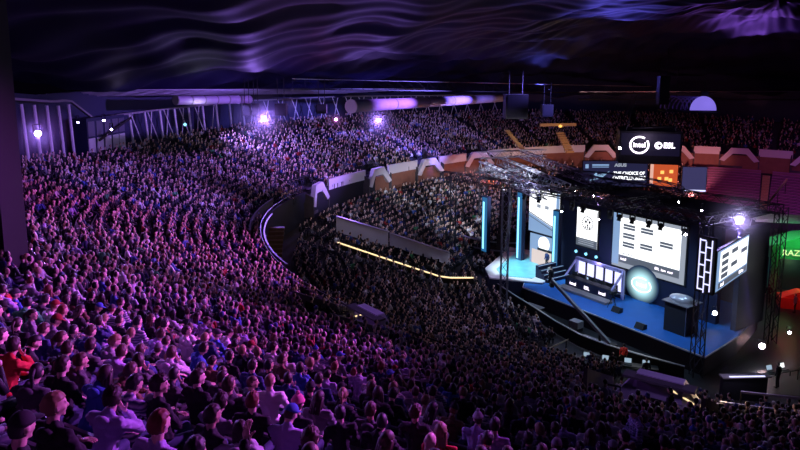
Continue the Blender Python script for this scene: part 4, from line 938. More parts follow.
def make_proto(name, p):
    pel, che, hd = Vector(p['pel']), Vector(p['che']), Vector(p['hd'])
    Mh = Matrix.Translation(hd) @ Matrix.Rotation(R(p['yaw']), 4, 'Z') @ Matrix.Rotation(R(p['pit']), 4, 'X')
    b = MB(); add_head(b, Mh); nb = che + Vector((0, 0, .13)); b.cap(nb, Mh @ Vector((0, -.015, -.06)), .066, .056)
    b.ell(che, (.15, .09, .17), nu=16, nv=10); b.ell(pel, (.14, .10, .12), nu=16, nv=10); b.cap(pel, che, .10, .10)
    for side, k in ((-1, 'L'), (1, 'R')):
        sh, el, wr = map(Vector, p[k]); b.cap(nb - Vector((0, 0, .03)), sh, .05, .045); b.cap(sh, el, .042, .034); b.cap(el, wr, .034, .024)
    for lg in legs(p):
        h, kn, an = map(Vector, lg); b.cap(h, kn, .07, .048); b.cap(kn, an, .045, .032); b.cap(an - Vector((0, 0, .03)), an + Vector((0, .13, -.07)), .035, .028)
    body = remesh(b, 'body', .0125, 3, .5, .4)
    hm = MB()
    for side, k in ((-1, 'L'), (1, 'R')):
        sh, el, wr = map(Vector, p[k]); d = wr - el
        pn = Vector((0, 0, -1)) if abs(d.normalized().z) < .8 else Vector((0, 1, .0))
        add_hand(hm, wr - d.normalized() * .01, d, pn, side, .35)
    # whites of the eyes sit in the sockets
    em = MB()
    for s in (-1, 1): em.ell(Mh @ Vector((s * .031, .079, .018)), (.013, .013, .011), nu=8, nv=6)
    me2 = hm.mesh('h', smooth=True); me3 = em.mesh('e', smooth=True)
    import bmesh
    bm = bmesh.new(); bm.from_mesh(body); nf = len(bm.faces); bm.from_mesh(me2); n2 = len(bm.faces); bm.from_mesh(me3); bm.faces.ensure_lookup_table()
    for i, f in enumerate(bm.faces): f.material_index = 1 if i >= n2 else 0; f.smooth = True
    bm.to_mesh(body); bm.free()
    # clothes
    t = MB(); t.ell(che, (.175, .12, .19), nu=18, nv=12); t.ell(pel + Vector((0, 0, .06)), (.17, .135, .13), nu=18, nv=12); t.cap(pel + Vector((0, 0, .04)), che, .14, .14, n=14)
    t.cap(nb - Vector((0, 0, .03)), nb + Vector((0, .012, .05)), .10, .078, n=14); t.cap(nb - Vector((.13, 0, .02)), nb + Vector((.13, 0, -.02)), .07, .07)
    for k in 'LR':
        sh, el, wr = map(Vector, p[k]); t.cap(nb - Vector((0, .0, .03)), sh, .085, .078); t.cap(sh, el, .068, .055); t.cap(el, el.lerp(wr, .9), .055, .042)
    top = remesh(t, 'jacket', .016, 4, .4)
    # folds
    for v in top.vertices:
        c = v.co; a = .009 * math.sin(c.z * 62 + c.x * 30 + 2 * math.sin(c.x * 14)) + .006 * math.sin(c.x * 55 - c.y * 40 + c.z * 24) + .004 * math.sin(c.z * 130 + c.y * 50); v.co = c + v.normal * a
    hood = MB(); hc = nb + Vector((0, -.085, .0)); hood.ell(hc, (.115, .06, .075), nu=16, nv=10, fn=lambda q: Vector((q[0], q[1] - .25 * abs(q[0]) ** 2 * -1, q[2] * (1 - .2 * q[0] ** 2))))
    tr = MB()
    for lg in legs(p):
        h, kn, an = map(Vector, lg); tr.cap(h, kn, .092, .068, n=12); tr.cap(kn, an + Vector((0, 0, .03)), .066, .055, n=12)
    tr.ell(pel - Vector((0, 0, .02)), (.17, .13, .10), nu=16, nv=10)
    trm = remesh(tr, 'trousers', .022, 4, .5)
    sh_ = []
    for lg in legs(p):
        an = Vector(lg[2]); s = MB(); s.ell(an + Vector((0, .06, -.055)), (.05, .14, .045), nu=14, nv=8, fn=lambda q: Vector((q[0], q[1], max(q[2], -.9)))); s.cap(an + Vector((0, 0, -.03)), an + Vector((0, 0, .03)), .05, .045); sh_.append(s.mesh('shoe', smooth=True))
    return dict(body=body, jacket=top, hood=hood.mesh('hood', smooth=True), trousers=trm, shoes=sh_, Mh=Mh, sit=p['sit'])
PROTO = {k: make_proto(k, v) for k, v in POSES.items()}
def hairmesh(kind):
    m = MB()
    def hf(amp, fr, cut=.05, line=.42):
        def f(p):
            x, y, z = p; n = 1 + amp * (math.sin(x * fr + 1) * math.sin(y * fr * 1.1 + 2) * math.sin(z * fr * .9)) + amp * .6 * math.sin(x * fr * 2.3 + z * fr * 1.7)
            face = y > cut and z < line
            if face or z < -.62: return Vector((x * .72, y * .62, z * .72))
            if z < .05 and y > -.25: return Vector((x * .86, y * .9, z))
            if y < 0: y *= 1.08
            return Vector((x * n, y * n, z * n))
        return f
    if kind == 'short': m.ell((0, -.010, .014), (.094, .112, .129), nu=34, nv=24, fn=hf(.05, 10))
    elif kind == 'crop': m.ell((0, -.004, .006), (.083, .103, .121), nu=28, nv=20, fn=hf(.012, 12))
    elif kind == 'curly': m.ell((0, -.01, .02), (.102, .118, .134), nu=36, nv=28, fn=hf(.11, 17))
    elif kind == 'long':
        m.ell((0, -.01, .012), (.093, .110, .123), nu=28, nv=20, fn=hf(.03, 10, .1, .45))
        for x in (-.065, -.035, 0, .035, .065): m.cap((x, -.07 + abs(x) * .5, .0), (x * 1.25, -.085 + abs(x) * .3, -.24), .042, .024, n=8)
        for s in (-1, 1): m.cap((s * .078, -.01, .03), (s * .09, .0, -.2), .022, .018, n=8)
    elif kind == 'ponytail':
        m.ell((0, -.006, .010), (.086, .105, .121), nu=28, nv=20, fn=hf(.015, 10)); m.cap((0, -.105, .05), (0, -.16, -.02), .028, .03, n=8); m.cap((0, -.16, -.02), (0, -.14, -.18), .03, .014, n=8)
    elif kind == 'cap':
        m.ell((0, -.004, .02), (.091, .110, .118), nu=28, nv=20, fn=lambda p: Vector((p[0], p[1], p[2])) if p[2] > .12 else Vector((p[0] * .8, p[1] * .8, max(p[2], -.2))))
        m.ell((0, .115, .045), (.07, .075, .010), nu=18, nv=6); m.ell((0, 0, .139), (.01, .01, .006), nu=8, nv=4)
    elif kind == 'beanie':
        m.ell((0, -.006, .03), (.095, .113, .128), nu=32, nv=22, fn=lambda p: Vector((p[0] * (1 + .02 * math.sin(16 * math.atan2(p[1], p[0]))), p[1], p[2])) if p[2] > .08 else Vector((p[0] * .8, p[1] * .8, max(p[2], -.2))))
        m.tube((0, -.006, .035), (0, -.006, .065), .102, .104, n=28); m.ell((0, -.02, .175), (.032, .032, .03), nu=14, nv=10, fn=lambda p: Vector(p) * (1 + .12 * math.sin(p[0] * 23) * math.sin(p[2] * 21)))
    return m.mesh(kind, smooth=True)
HAIR = {k: hairmesh(k) for k in ('short', 'crop', 'curly', 'long', 'ponytail', 'cap', 'beanie')}
SK = [mat('skin_fair', (.80, .56, .46), .5), mat('skin_light', (.68, .46, .36), .5), mat('skin_tan', (.55, .36, .26), .5)]
EYE = mat('eye_white', (.5, .5, .5), .3)
HC = {n: mat('hair_' + n.replace(' ', '_'), c, .55, spec=.5) for n, c in {'dark brown': (.03, .018, .012), 'black': (.02, .018, .02), 'brown': (.07, .04, .022), 'fair': (.28, .18, .09), 'reddish': (.18, .05, .025)}.items()}
TC = {n: mat('cloth_' + n.replace(' ', '_'), c, .85, bump=.15, bscale=60) for n, c in {'black': (.02, .02, .025), 'dark grey': (.07, .07, .08), 'grey': (.25, .25, .28), 'pale grey': (.5, .5, .53), 'white': (.78, .78, .78), 'navy blue': (.03, .05, .16), 'blue': (.06, .14, .5), 'dark red': (.28, .02, .02), 'red': (.6, .04, .04), 'green': (.06, .4, .16), 'brown': (.16, .09, .05), 'lavender': (.42, .36, .62), 'pink': (.8, .2, .35)}.items()}
JEAN = [mat('denim', (.05, .07, .14), .8), mat('dark_trousers', (.025, .025, .03), .8)]
def setmat(o, ms):
    for i, m in enumerate(ms):
        o.material_slots[i].link = 'OBJECT'; o.material_slots[i].material = m
for pr in PROTO.values():
    for me, n in ((pr['body'], 2), (pr['jacket'], 1), (pr['hood'], 1), (pr['trousers'], 1), (pr['shoes'][0], 1), (pr['shoes'][1], 1)):
        for i in range(n): me.materials.append(M['gray'] if i == 0 else EYE)
for me in HAIR.values(): me.materials.append(M['gray'])
# striped / checked cloth
def pattern_mat(name, c1, c2, check):
    m = bpy.data.materials.new(name); m.use_nodes = True; nt = m.node_tree; b = nt.nodes['Principled BSDF']; b.inputs['Roughness'].default_value = .85
    tc = nt.nodes.new('ShaderNodeTexCoord'); w = nt.nodes.new('ShaderNodeTexWave'); w.bands_direction = 'Z'; w.inputs['Scale'].default_value = 5
    nt.links.new(tc.outputs['Object'], w.inputs[0]); mx = nt.nodes.new('ShaderNodeMixRGB'); mx.inputs[1].default_value = (*c1, 1); mx.inputs[2].default_value = (*c2, 1)
    if check:
        w2 = nt.nodes.new('ShaderNodeTexWave'); w2.bands_direction = 'X'; w2.inputs['Scale'].default_value = 5; nt.links.new(tc.outputs['Object'], w2.inputs[0])
        mm = nt.nodes.new('ShaderNodeMath'); mm.operation = 'MULTIPLY'; nt.links.new(w.outputs['Fac'], mm.inputs[0]); nt.links.new(w2.outputs['Fac'], mm.inputs[1]); nt.links.new(mm.outputs[0], mx.inputs[0])
    else: nt.links.new(w.outputs['Fac'], mx.inputs[0])
    nt.links.new(mx.outputs[0], b.inputs['Base Color']); return m
TC['striped'] = pattern_mat('cloth_striped', (.75, .75, .8), (.06, .07, .2), False)
TC['blue checked'] = pattern_mat('cloth_checked', (.45, .5, .75), (.03, .04, .12), True)

def part(name, me, parent, ms, Mx=None):
    o = bpy.data.objects.new(name, me); COL.objects.link(o); o.parent = parent; setmat(o, ms)
    if Mx is not None: o.matrix_basis = Mx
    return o
def person(loc, yaw, pose, skin, hair, hcol, top, jean=0, sc=1., hood=False, full=True, label='', group=None, hatcol=None):
    pr = PROTO[pose]; e = empty('person', loc, yaw, label, 'person', group); e.scale = (sc, sc, sc)
    part('body', pr['body'], e, [SK[skin], EYE])
    if hair != 'bald':
        hm = TC[hatcol] if hair in ('cap', 'beanie') else HC[hcol]
        part('hair' if hair not in ('cap', 'beanie') else ('cap' if hair == 'cap' else 'woolly_hat'), HAIR[hair], e, [hm], pr['Mh'])
        if hair in ('cap', 'beanie') and full: part('hair', HAIR['crop'], e, [HC[hcol]], pr['Mh'] @ Matrix.Diagonal((.985, .985, .93, 1)))
    j = part('jacket', pr['jacket'], e, [TC[top]])
    if hood: part('hood', pr['hood'], j, [TC[top]])
    if full:
        part('trousers', pr['trousers'], e, [JEAN[jean]])
        for s in pr['shoes']: part('shoe', s, e, [M['black']])
    return e
TARGET = (17., 55.)
def face_yaw(x, y): return math.atan2(TARGET[1] - y, TARGET[0] - x) - math.pi / 2
def surf_hit(px, py, hh):
    u = (px - 400) / 640; v = -(py - 170.65) / 640; d = Vector((u, _c + v * _s, v * _c - _s)); t = 2.0
    while t < 90:
        p = Vector((0, 0, CAM_H)) + d * t; th = math.atan2(p.y - CY, p.x - CX); r = math.hypot(p.x - CX, p.y - CY); s = r - float(rA(th))
        if s > 0:
            k = int(s / PITCH); z = float(tread(th, k))
            if p.z <= z + hh: return th, k, p, z
        t += .04
    return None
occupied = []
def place(px, py, pose, **kw):
    pr = PROTO[pose]; hh = POSES[pose]['hd'][2]; h = surf_hit(px, py, hh)
    if not h: return
    th, k, p, z = h; r = float(rA(th)) + (k + .5) * PITCH
    # keep the direction of the ray, slide onto the middle of the tread
    x, y = p.x, p.y; occupied.append((x, y)); yaw = face_yaw(x, y) + kw.pop('dyaw', 0)
    hx, hy = POSES[pose]['hd'][0], POSES[pose]['hd'][1]
    ox = hx * math.cos(yaw) - hy * math.sin(yaw); oy = hx * math.sin(yaw) + hy * math.cos(yaw)
    return person((x - ox, y - oy, z), yaw, pose, **kw)
P = 'seated person '
FG = [
 (14, 346, 'chin_on_hand', dict(skin=1, hair='short', hcol='dark brown', top='red', label='person in a bright red top, hand at the chin, at the left edge')),
 (22, 428, 'hands_on_knees', dict(skin=1, hair='cap', hcol='black', hatcol='black', top='black', label='person in black with a black cap in the bottom left corner')),
 (46, 300, 'leaning_forward', dict(skin=1, hair='short', hcol='black', top='dark grey', label='dark haired person in dark grey leaning forward near the left edge, above the red top')),
 (80, 310, 'looking_down', dict(skin=0, hair='long', hcol='dark brown', top='black', label='person with long dark hair in black, left of the one in the striped shirt')),
 (99, 322, 'chin_on_hand', dict(skin=0, hair='short', hcol='dark brown', top='navy blue', hood=True, label='person in a navy blue hooded jacket just below left of the striped shirt')),
 (121, 303, 'hands_on_knees', dict(skin=0, hair='short', hcol='brown', top='striped', label='person in a pale striped shirt in the left crowd')),
 (63, 366, 'hands_on_knees', dict(skin=0, hair='short', hcol='dark brown', top='black', label='dark clothed person in profile left of the blue jacket wearer')),
 (106, 374, 'leaning_forward', dict(skin=0, hair='long', hcol='dark brown', top='blue', hood=True, label='person with long dark hair in a bright blue hooded jacket')),
 (113, 400, 'chin_on_hand', dict(skin=0, hair='curly', hcol='dark brown', top='lavender', hood=True, label='curly haired person in a lavender jacket below the blue jacket wearer')),
 (160, 424, 'hands_on_knees', dict(skin=0, hair='short', hcol='reddish', top='lavender', dyaw=-.1, label='short reddish haired person in lavender at the bottom edge, left')),
 (160, 386, 'arms_folded', dict(skin=1, hair='curly', hcol='dark brown', top='black', dyaw=-.3, label='curly dark haired person in black above the bottom reddish haired one')),
 (196, 452, 'hand_raised', dict(skin=0, hair='short', hcol='black', top='black', label='person at the bottom edge raising one pink lit hand')),
 (221, 404, 'leaning_forward', dict(skin=0, hair='curly', hcol='dark brown', top='grey', hood=True, dyaw=-.2, label='curly haired person in a large grey jacket seen from behind')),
 (253, 402, 'hands_on_knees', dict(skin=0, hair='short', hcol='reddish', top='black', dyaw=.2, label='ginger haired person in black between grey jacket and pale shirt')),
 (270, 381, 'arms_folded', dict(skin=0, hair='crop', hcol='fair', top='white', dyaw=.35, label='person with cropped fair hair in a white shirt, brightly lit')),
 (253, 366, 'hands_on_knees', dict(skin=0, hair='short', hcol='dark brown', top='navy blue', label='dark haired person in navy blue just behind the white shirt wearer')),
 (291, 414, 'looking_down', dict(skin=0, hair='cap', hcol='brown', hatcol='blue', top='lavender', label='person in a bright blue cap near the bottom edge')),
 (298, 405, 'hands_on_knees', dict(skin=0, hair='beanie', hcol='brown', hatcol='pink', top='black', label='person in a pink woolly hat beside the blue cap')),
 (205, 338, 'arms_folded', dict(skin=0, hair='crop', hcol='fair', top='navy blue', dyaw=.3, label='short fair haired person in a navy jacket at the centre of the lit crowd')),
 (190, 328, 'leaning_forward', dict(skin=0, hair='short', hcol='brown', top='white', label='person leaning forward in a white top, left of the navy jacket')),
 (172, 353, 'chin_on_hand', dict(skin=0, hair='short', hcol='brown', top='pale grey', hood=True, label='person in a pale grey hooded top resting the chin on a hand')),
 (138, 322, 'hands_on_knees', dict(skin=1, hair='short', hcol='black', top='striped', label='person in a striped shirt just right of the first striped shirt')),
 (135, 386, 'looking_down', dict(skin=1, hair='short', hcol='black', top='striped', label='person in a striped shirt above the ones at the bottom left')),
 (122, 352, 'leaning_forward', dict(skin=0, hair='short', hcol='brown', top='lavender', label='person bending forward in a lavender jacket over the row in front')),
 (274, 348, 'arms_folded', dict(skin=0, hair='curly', hcol='dark brown', top='pale grey', hood=True, label='curly haired person in a pale grey hooded top seen from behind')),
 (157, 268, 'hands_on_knees', dict(skin=0, hair='short', hcol='brown', top='green', label='person in a bright green top in the left crowd')),
 (240, 300, 'hands_on_knees', dict(skin=0, hair='short', hcol='black', top='red', label='person in a red top above the fair haired navy jacket wearer')),
 (311, 440, 'hands_on_knees', dict(skin=0, hair='curly', hcol='brown', top='black', label='curly brown haired person at the bottom edge right of the pink hat')),
 (300, 369, 'chin_on_hand', dict(skin=0, hair='short', hcol='dark brown', top='blue', label='person in a blue top right of the white shirt wearer')),
 (387, 442, 'looking_down', dict(skin=0, hair='long', hcol='brown', top='black', label='long haired person at the bottom edge left of the bald head')),
 (430, 443, 'looking_down', dict(skin=0, hair='bald', hcol='brown', top='black', label='bald person at the bottom edge near the centre')),
 (441, 432, 'hands_on_knees', dict(skin=0, hair='long', hcol='fair', top='red', label='person with long fair hair and a red top at the bottom centre')),
 (416, 413, 'arms_folded', dict(skin=1, hair='curly', hcol='brown', top='black', label='curly haired person in black above the bald one')),
 (478, 420, 'leaning_forward', dict(skin=0, hair='beanie', hcol='brown', hatcol='pale grey', top='lavender', label='person in a pale bobble hat at the bottom, right of centre')),
 (495, 426, 'hands_on_knees', dict(skin=0, hair='short', hcol='black', top='lavender', label='black haired person in lavender beside the pale bobble hat')),
 (564, 424, 'leaning_forward', dict(skin=0, hair='short', hcol='dark brown', top='lavender', hood=True, label='person with broad shoulders in a lavender hooded jacket at the bottom right')),
 (634, 414, 'standing_holding', dict(skin=0, hair='short', hcol='dark brown', top='blue checked', dyaw=1.9, label='standing person in a blue checked shirt at the bottom right')),
 (624, 437, 'hands_on_knees', dict(skin=0, hair='short', hcol='dark brown', top='brown', dyaw=.9, label='seated person lit violet directly before the checked shirt')),
 (670, 391, 'standing', dict(skin=1, hair='crop', hcol='black', top='black', dyaw=1.2, label='tall standing person all in black below the numbered stair exit')),
]
for px, py, pose, kw in FG: place(px, py, pose, **kw)

# every other seat of the bowl
cand = []
for k in range(0, 36):
    zk = None
    nst = 700
    for t in np.arange(R(48), R(262), .56 / 56):
        rr = float(rA(t))
        s = (k + .5) * PITCH
        if s > float(WD(t)) - .3: continue
        cand.append((t, rr + s, k))
cand = np.array(cand); tt, rr, kk = cand.T
deg = np.degrees(tt)
rw = .53 / rr   # seat width at this radius against the base step
keep = rng.random(len(tt)) < np.clip(.01 / rw, 0, 1) * .96
keep &= (np.mod(deg - 3.3, 11.0) > .95)
for a, hw in PORT:                      # stair exits and their stairs
    keep &= ~((np.abs(deg - a) < hw * 1.0) & (kk < (3 if a < 200 else 4)))
keep &= ~((deg > 180) & (deg < 189) & (kk < 2))
keep &= ~((deg < 74) & (rng.random(len(tt)) < .25 + (74 - deg) / 60))
tt, rr, kk = tt[keep], rr[keep], kk[keep]
x, y = pol(tt, rr); z = tread(tt, kk)
# lower stand
ct = []
for k in range(LOW_N):
    for t in np.arange(R(74), R(252), .55 / 38): ct.append((t, float(low_in(t)) + (k + .5) * LOW_P, k))
ct = np.array(ct); d2 = np.degrees(ct[:, 0])
kp = (np.mod(d2 - 5.5, 13.0) > 1.2) & ~((np.abs(d2 - 176.2) < 1.2) & (ct[:, 1] > 30)) & ~((np.abs(d2 - 182.6) < 1.3)) & (rng.random(len(ct)) < .95)
kp &= ~((d2 < 108) & (rng.random(len(ct)) < .5)) & ~((d2 > 184) & (d2 < 200) & (ct[:, 2] > 15)) & ~((d2 > 226) & (ct[:, 2] < 7))
ct = ct[kp]; lx, ly = pol(ct[:, 0], ct[:, 1]); lz = low_h(ct[:, 0], ct[:, 2])
# floor crowd in rows facing the stage
fl = []
bx = np.array([b[0] for b in BAR])[::-1]; by = np.array([b[1] for b in BAR])[::-1]
for yy in np.arange(36, 92, .55):
    for xx in np.arange(-12, 14, .80):
        th = math.atan2(yy - CY, xx - CX); r = math.hypot(xx - CX, yy - CY)
        if r > float(low_in(th)) - .6: continue
        lim = np.interp(yy, by, bx) - 1.0 if yy < 61.6 else (7.4 if yy < 66 else 11.0)
        if xx > lim: continue
        if xx > 8.0 and yy < 47.5: continue
        if math.hypot(xx - 12.5, yy - 74.5) < 5.2 and yy < 69: continue
        if rng.random() < .94: fl.append((xx + rng.uniform(-.1, .1), yy + rng.uniform(-.08, .08), 0.))
fl = np.array(fl)
AX = np.concatenate([x, lx, fl[:, 0]]); AX = AX + rng.normal(0, .08, len(AX)); AY = np.concatenate([y, ly, fl[:, 1]]); AY = AY + rng.normal(0, .08, len(AY)); AZ = np.concatenate([z, lz, fl[:, 2]])
px, py, pd = proj(AX, AY, AZ + 1.2)
occ = np.array(occupied); near_occ = np.zeros(len(AX), bool)
for ox, oy in occ: near_occ |= np.hypot(AX - ox, AY - oy) < .62
dist = np.sqrt(AX ** 2 + AY ** 2 + (AZ + 1.2 - CAM_H) ** 2)
ok = (pd > 4.0) & (px > -260) & (px < 1060) & (py < 620) & ~near_occ & (dist > 4.4)
AX, AY, AZ, px, py, dist = AX[ok], AY[ok], AZ[ok], px[ok], py[ok], dist[ok]
inview = (px > -12) & (px < 812) & (py < 462)
order = np.argsort(np.where(inview, dist, 1e9)); N_IND = 300 - len(FG)
ind = order[:N_IND]; rest = np.ones(len(AX), bool); rest[ind] = False
# the individually built spectators
seatpose = ['hands_on_knees', 'leaning_forward', 'arms_folded', 'chin_on_hand', 'looking_down']
def where(px, py):
    h = ('left edge' if px < 45 else 'left part' if px < 130 else 'lit left rows' if px < 235 else 'left of centre' if px < 330 else 'bottom centre' if px < 450 else 'right of centre' if px < 560 else 'left of checked shirt' if px < 640 else 'below numbered exit' if px < 720 else 'right edge')
    v = 'nearest' if py > 425 else 'near' if py > 385 else 'middle distance' if py > 345 else 'farther off' if py > 300 else 'high up' if px < 100 else 'far off'
    return h + ', ' + v
tops = ['black', 'dark grey', 'navy blue', 'grey', 'lavender', 'pale grey', 'white', 'dark red', 'blue', 'brown', 'green', 'red', 'striped']
tw = np.array([34, 14, 12, 7, 5, 5, 6, 2, 4, 3, .7, .7, 2]); tw = tw / tw.sum()
from collections import Counter
cnt = Counter(); rec = []
for n_, i in enumerate(ind):
    for attempt in range(40):
        hair = rng.choice(['short', 'crop', 'curly', 'long', 'ponytail', 'cap', 'beanie', 'bald'], p=[.42, .13, .12, .14, .06, .08, .04, .01]); hc = rng.choice(list(HC), p=[.38, .2, .25, .12, .05])
        top = rng.choice(tops, p=tw); hood = bool(rng.random() < .6); hat = rng.choice(['black', 'dark grey', 'blue', 'dark red', 'grey']); pose = rng.choice(seatpose, p=[.3, .22, .2, .14, .14])
        hd = {'bald': 'bald person in', 'cap': 'person in %s cap and' % hat, 'beanie': 'person in %s bobble hat and' % hat, 'long': 'long %s haired person in' % hc, 'ponytail': 'person with %s ponytail in' % hc, 'curly': 'curly %s haired person in' % hc, 'short': '%s haired person in' % hc, 'crop': 'cropped %s haired person in' % hc}[hair]
        ex = {'hands_on_knees': 'upright', 'leaning_forward': 'leaning forward', 'arms_folded': 'arms folded', 'chin_on_hand': 'chin propped', 'looking_down': 'looking down'}[pose]
        lab2 = '%s %s %s, %s, %s' % (hd, top, 'hoodie' if hood else 'top', ex, where(px[i], py[i]))
        if not cnt[lab2]: break
    rec.append((i, pose, hair, hc, top, hood, hat, lab2)); cnt[lab2] += 1
for n_, (i, pose, hair, hc, top, hood, hat, lab) in enumerate(rec):
    yaw = face_yaw(AX[i], AY[i]) + rng.normal(0, .28)
    person((AX[i], AY[i], AZ[i]), yaw, pose, skin=int(rng.integers(3)), hair=hair, hcol=hc, top=top, jean=int(rng.integers(2)), sc=float(rng.uniform(.93, 1.05)), hood=hood, full=n_ < 150, label=lab, hatcol=hat, group='seated spectators in the near stand')

# ---- the remaining thousands as one crowd mesh
def lowpoly(kind):
    m = MB(); lean = {0: .03, 1: .14, 2: -.02, 3: .06}[kind]; hx = {0: 0, 1: .02, 2: -.02, 3: .03}[kind]
    Mt = None
    m.ell((0, lean * .5, .86), (.19, .13, .27), nu=8, nv=5, mi=2)
    for s in (-1, 1):
        m.tube((s * .2, lean, 1.04), (s * .27, .10 + lean, .78), .065, .055, n=5, mi=2)
        if kind == 1: m.tube((s * .27, .10 + lean, .78), (s * .06, .40, .84), .05, .035, n=5, mi=2); m.ell((s * .05, .43, .85), (.045, .05, .035), nu=5, nv=3, mi=0)
        elif kind == 3 and s == 1: m.tube((s * .27, .10 + lean, .78), (s * .10, .25, 1.08), .05, .035, n=5, mi=2); m.ell((s * .09, .26, 1.13), (.04, .04, .05), nu=5, nv=3, mi=0)
        else: m.tube((s * .27, .10 + lean, .78), (s * .14, .34, .68), .05, .035, n=5, mi=2); m.ell((s * .13, .38, .66), (.045, .05, .03), nu=5, nv=3, mi=0)
        m.tube((s * .1, 0, .52), (s * .14, .44, .53), .09, .07, n=5, mi=3); m.tube((s * .14, .44, .53), (s * .14, .42, .02), .065, .05, n=5, mi=3)
    m.ell((hx, lean * 1.6 + .03, 1.30), (.078, .10, .122), nu=8, nv=6, mi=0, fn=lambda p: Vector((p[0] * (1 - .3 * max(0, -p[2])), p[1], p[2])))
    m.tube((hx, lean * 1.5, 1.08), (hx, lean * 1.6, 1.22), .055, n=6, mi=0)
    m.ell((hx, lean * 1.6 + .005, 1.335), (.092, .112, .105), nu=8, nv=5, mi=1, fn=lambda p: Vector(p) if not (p[1] > .2 and p[2] < .4) else Vector((p[0] * .8, .1, max(p[2], .2))))
    return m
def build_crowd(name, AX, AY, AZ, label, spread=.55):
    protos = [lowpoly(k) for k in range(4)]; n = len(AX); which = rng.integers(0, 4, n)
    yaw = np.arctan2(TARGET[1] - AY, TARGET[0] - AX) - np.pi / 2 + rng.normal(0, spread, n); sc = rng.uniform(.92, 1.08, n)
    skin = np.array([(.80, .56, .46), (.68, .46, .36), (.52, .34, .25), (.85, .62, .52)]); hair = np.array([(.03, .02, .012), (.01, .01, .012), (.06, .035, .02), (.28, .18, .09), (.5, .5, .5), (.05, .07, .25)])
    top = np.array([(.02, .02, .025), (.05, .05, .06), (.02, .03, .10), (.18, .18, .2), (.42, .42, .45), (.78, .78, .8), (.35, .03, .03), (.07, .13, .45), (.08, .35, .15), (.15, .09, .05), (.4, .35, .6)])
    pw = np.array([62, 20, 12, 5, 4, 7, 3, 4, 1.2, 3, 2]); pw = pw / pw.sum()
    VS, CS, LV, LT = [], [], [], []; off = 0
    for k in range(4):
        m = protos[k]; id_ = np.where(which == k)[0]; V = np.array(m.v); nv = len(V); pid = np.zeros(nv, int)
        for f, mi in zip(m.f, m.m):
            for q in f: pid[q] = mi
        c, s = np.cos(yaw[id_])[:, None], np.sin(yaw[id_])[:, None]; S_ = sc[id_][:, None]
        X = (V[None, :, 0] * c - V[None, :, 1] * s) * S_ + AX[id_][:, None]; Y = (V[None, :, 0] * s + V[None, :, 1] * c) * S_ + AY[id_][:, None]; Z = V[None, :, 2] * S_ + AZ[id_][:, None]
        VS.append(np.stack([X, Y, Z], -1).reshape(-1, 3))
        ns = len(id_); pal = np.stack([skin[rng.integers(0, 4, ns)], hair[rng.choice(6, ns, p=[.34, .24, .22, .1, .05, .05])], top[rng.choice(11, ns, p=pw)], np.tile((.03, .035, .06), (ns, 1))], 1)
        CS.append(pal[:, pid].reshape(-1, 3))
        lt = np.array([len(f) for f in m.f]); lv = np.array([q for f in m.f for q in f])
        LV.append((lv[None] + (np.arange(ns) * nv)[:, None] + off).ravel()); LT.append(np.tile(lt, ns)); off += nv * ns
    V = np.concatenate(VS); C = np.concatenate(CS); LV = np.concatenate(LV); LT = np.concatenate(LT)
    me = bpy.data.meshes.new(name); me.vertices.add(len(V)); me.vertices.foreach_set('co', V.ravel().astype(np.float32)); me.loops.add(len(LV)); me.loops.foreach_set('vertex_index', LV.astype(np.int32))
    me.polygons.add(len(LT)); ls = np.concatenate([[0], np.cumsum(LT)[:-1]]); me.polygons.foreach_set('loop_start', ls.astype(np.int32)); me.polygons.foreach_set('loop_total', LT.astype(np.int32))
    me.update(calc_edges=True); me.polygons.foreach_set('use_smooth', np.ones(len(LT), bool))
    ca = me.color_attributes.new('cloth_colour', 'FLOAT_COLOR', 'POINT'); ca.data.foreach_set('color', np.concatenate([C, np.ones((len(C), 1))], 1).ravel().astype(np.float32))
    m = bpy.data.materials.new('crowd'); m.use_nodes = True; nt = m.node_tree; b = nt.nodes['Principled BSDF']; b.inputs['Roughness'].default_value = .6; b.inputs['Specular IOR Level'].default_value = .3
    a = nt.nodes.new('ShaderNodeAttribute'); a.attribute_name = 'cloth_colour'; nt.links.new(a.outputs['Color'], b.inputs['Base Color'])
    me.materials.append(m); o = bpy.data.objects.new(name, me); COL.objects.link(o); tag(o, label, 'crowd', kind='stuff'); print('crowd', n, len(V)); return o
build_crowd('spectators', AX[rest], AY[rest], AZ[rest], 'thousands of seated spectators filling the bowl and the arena floor')

# near benches with rails
for k in range(12, 35):
    if k * PITCH > 30: break
    a0, a1 = (198, 261)
    e = bench(R(a0), R(a1), lambda t, k=k: rA(t) + k * PITCH + .38, lambda t, k=k: tread(t, k), 'long curved dark bench of the near stand, %s row up from the parapet' % ORD[k], M['bench'], n=50)
    mb = MB(); arc_slab(mb, R(a0), R(a1), lambda t: float(rA(t)) + k * PITCH + .74, lambda t: float(rA(t)) + k * PITCH + .79, lambda t: float(tread(t, k)) + .81, lambda t: float(tread(t, k)) + .85, n=50); rel(e, mb, 'rail', M['steel'])

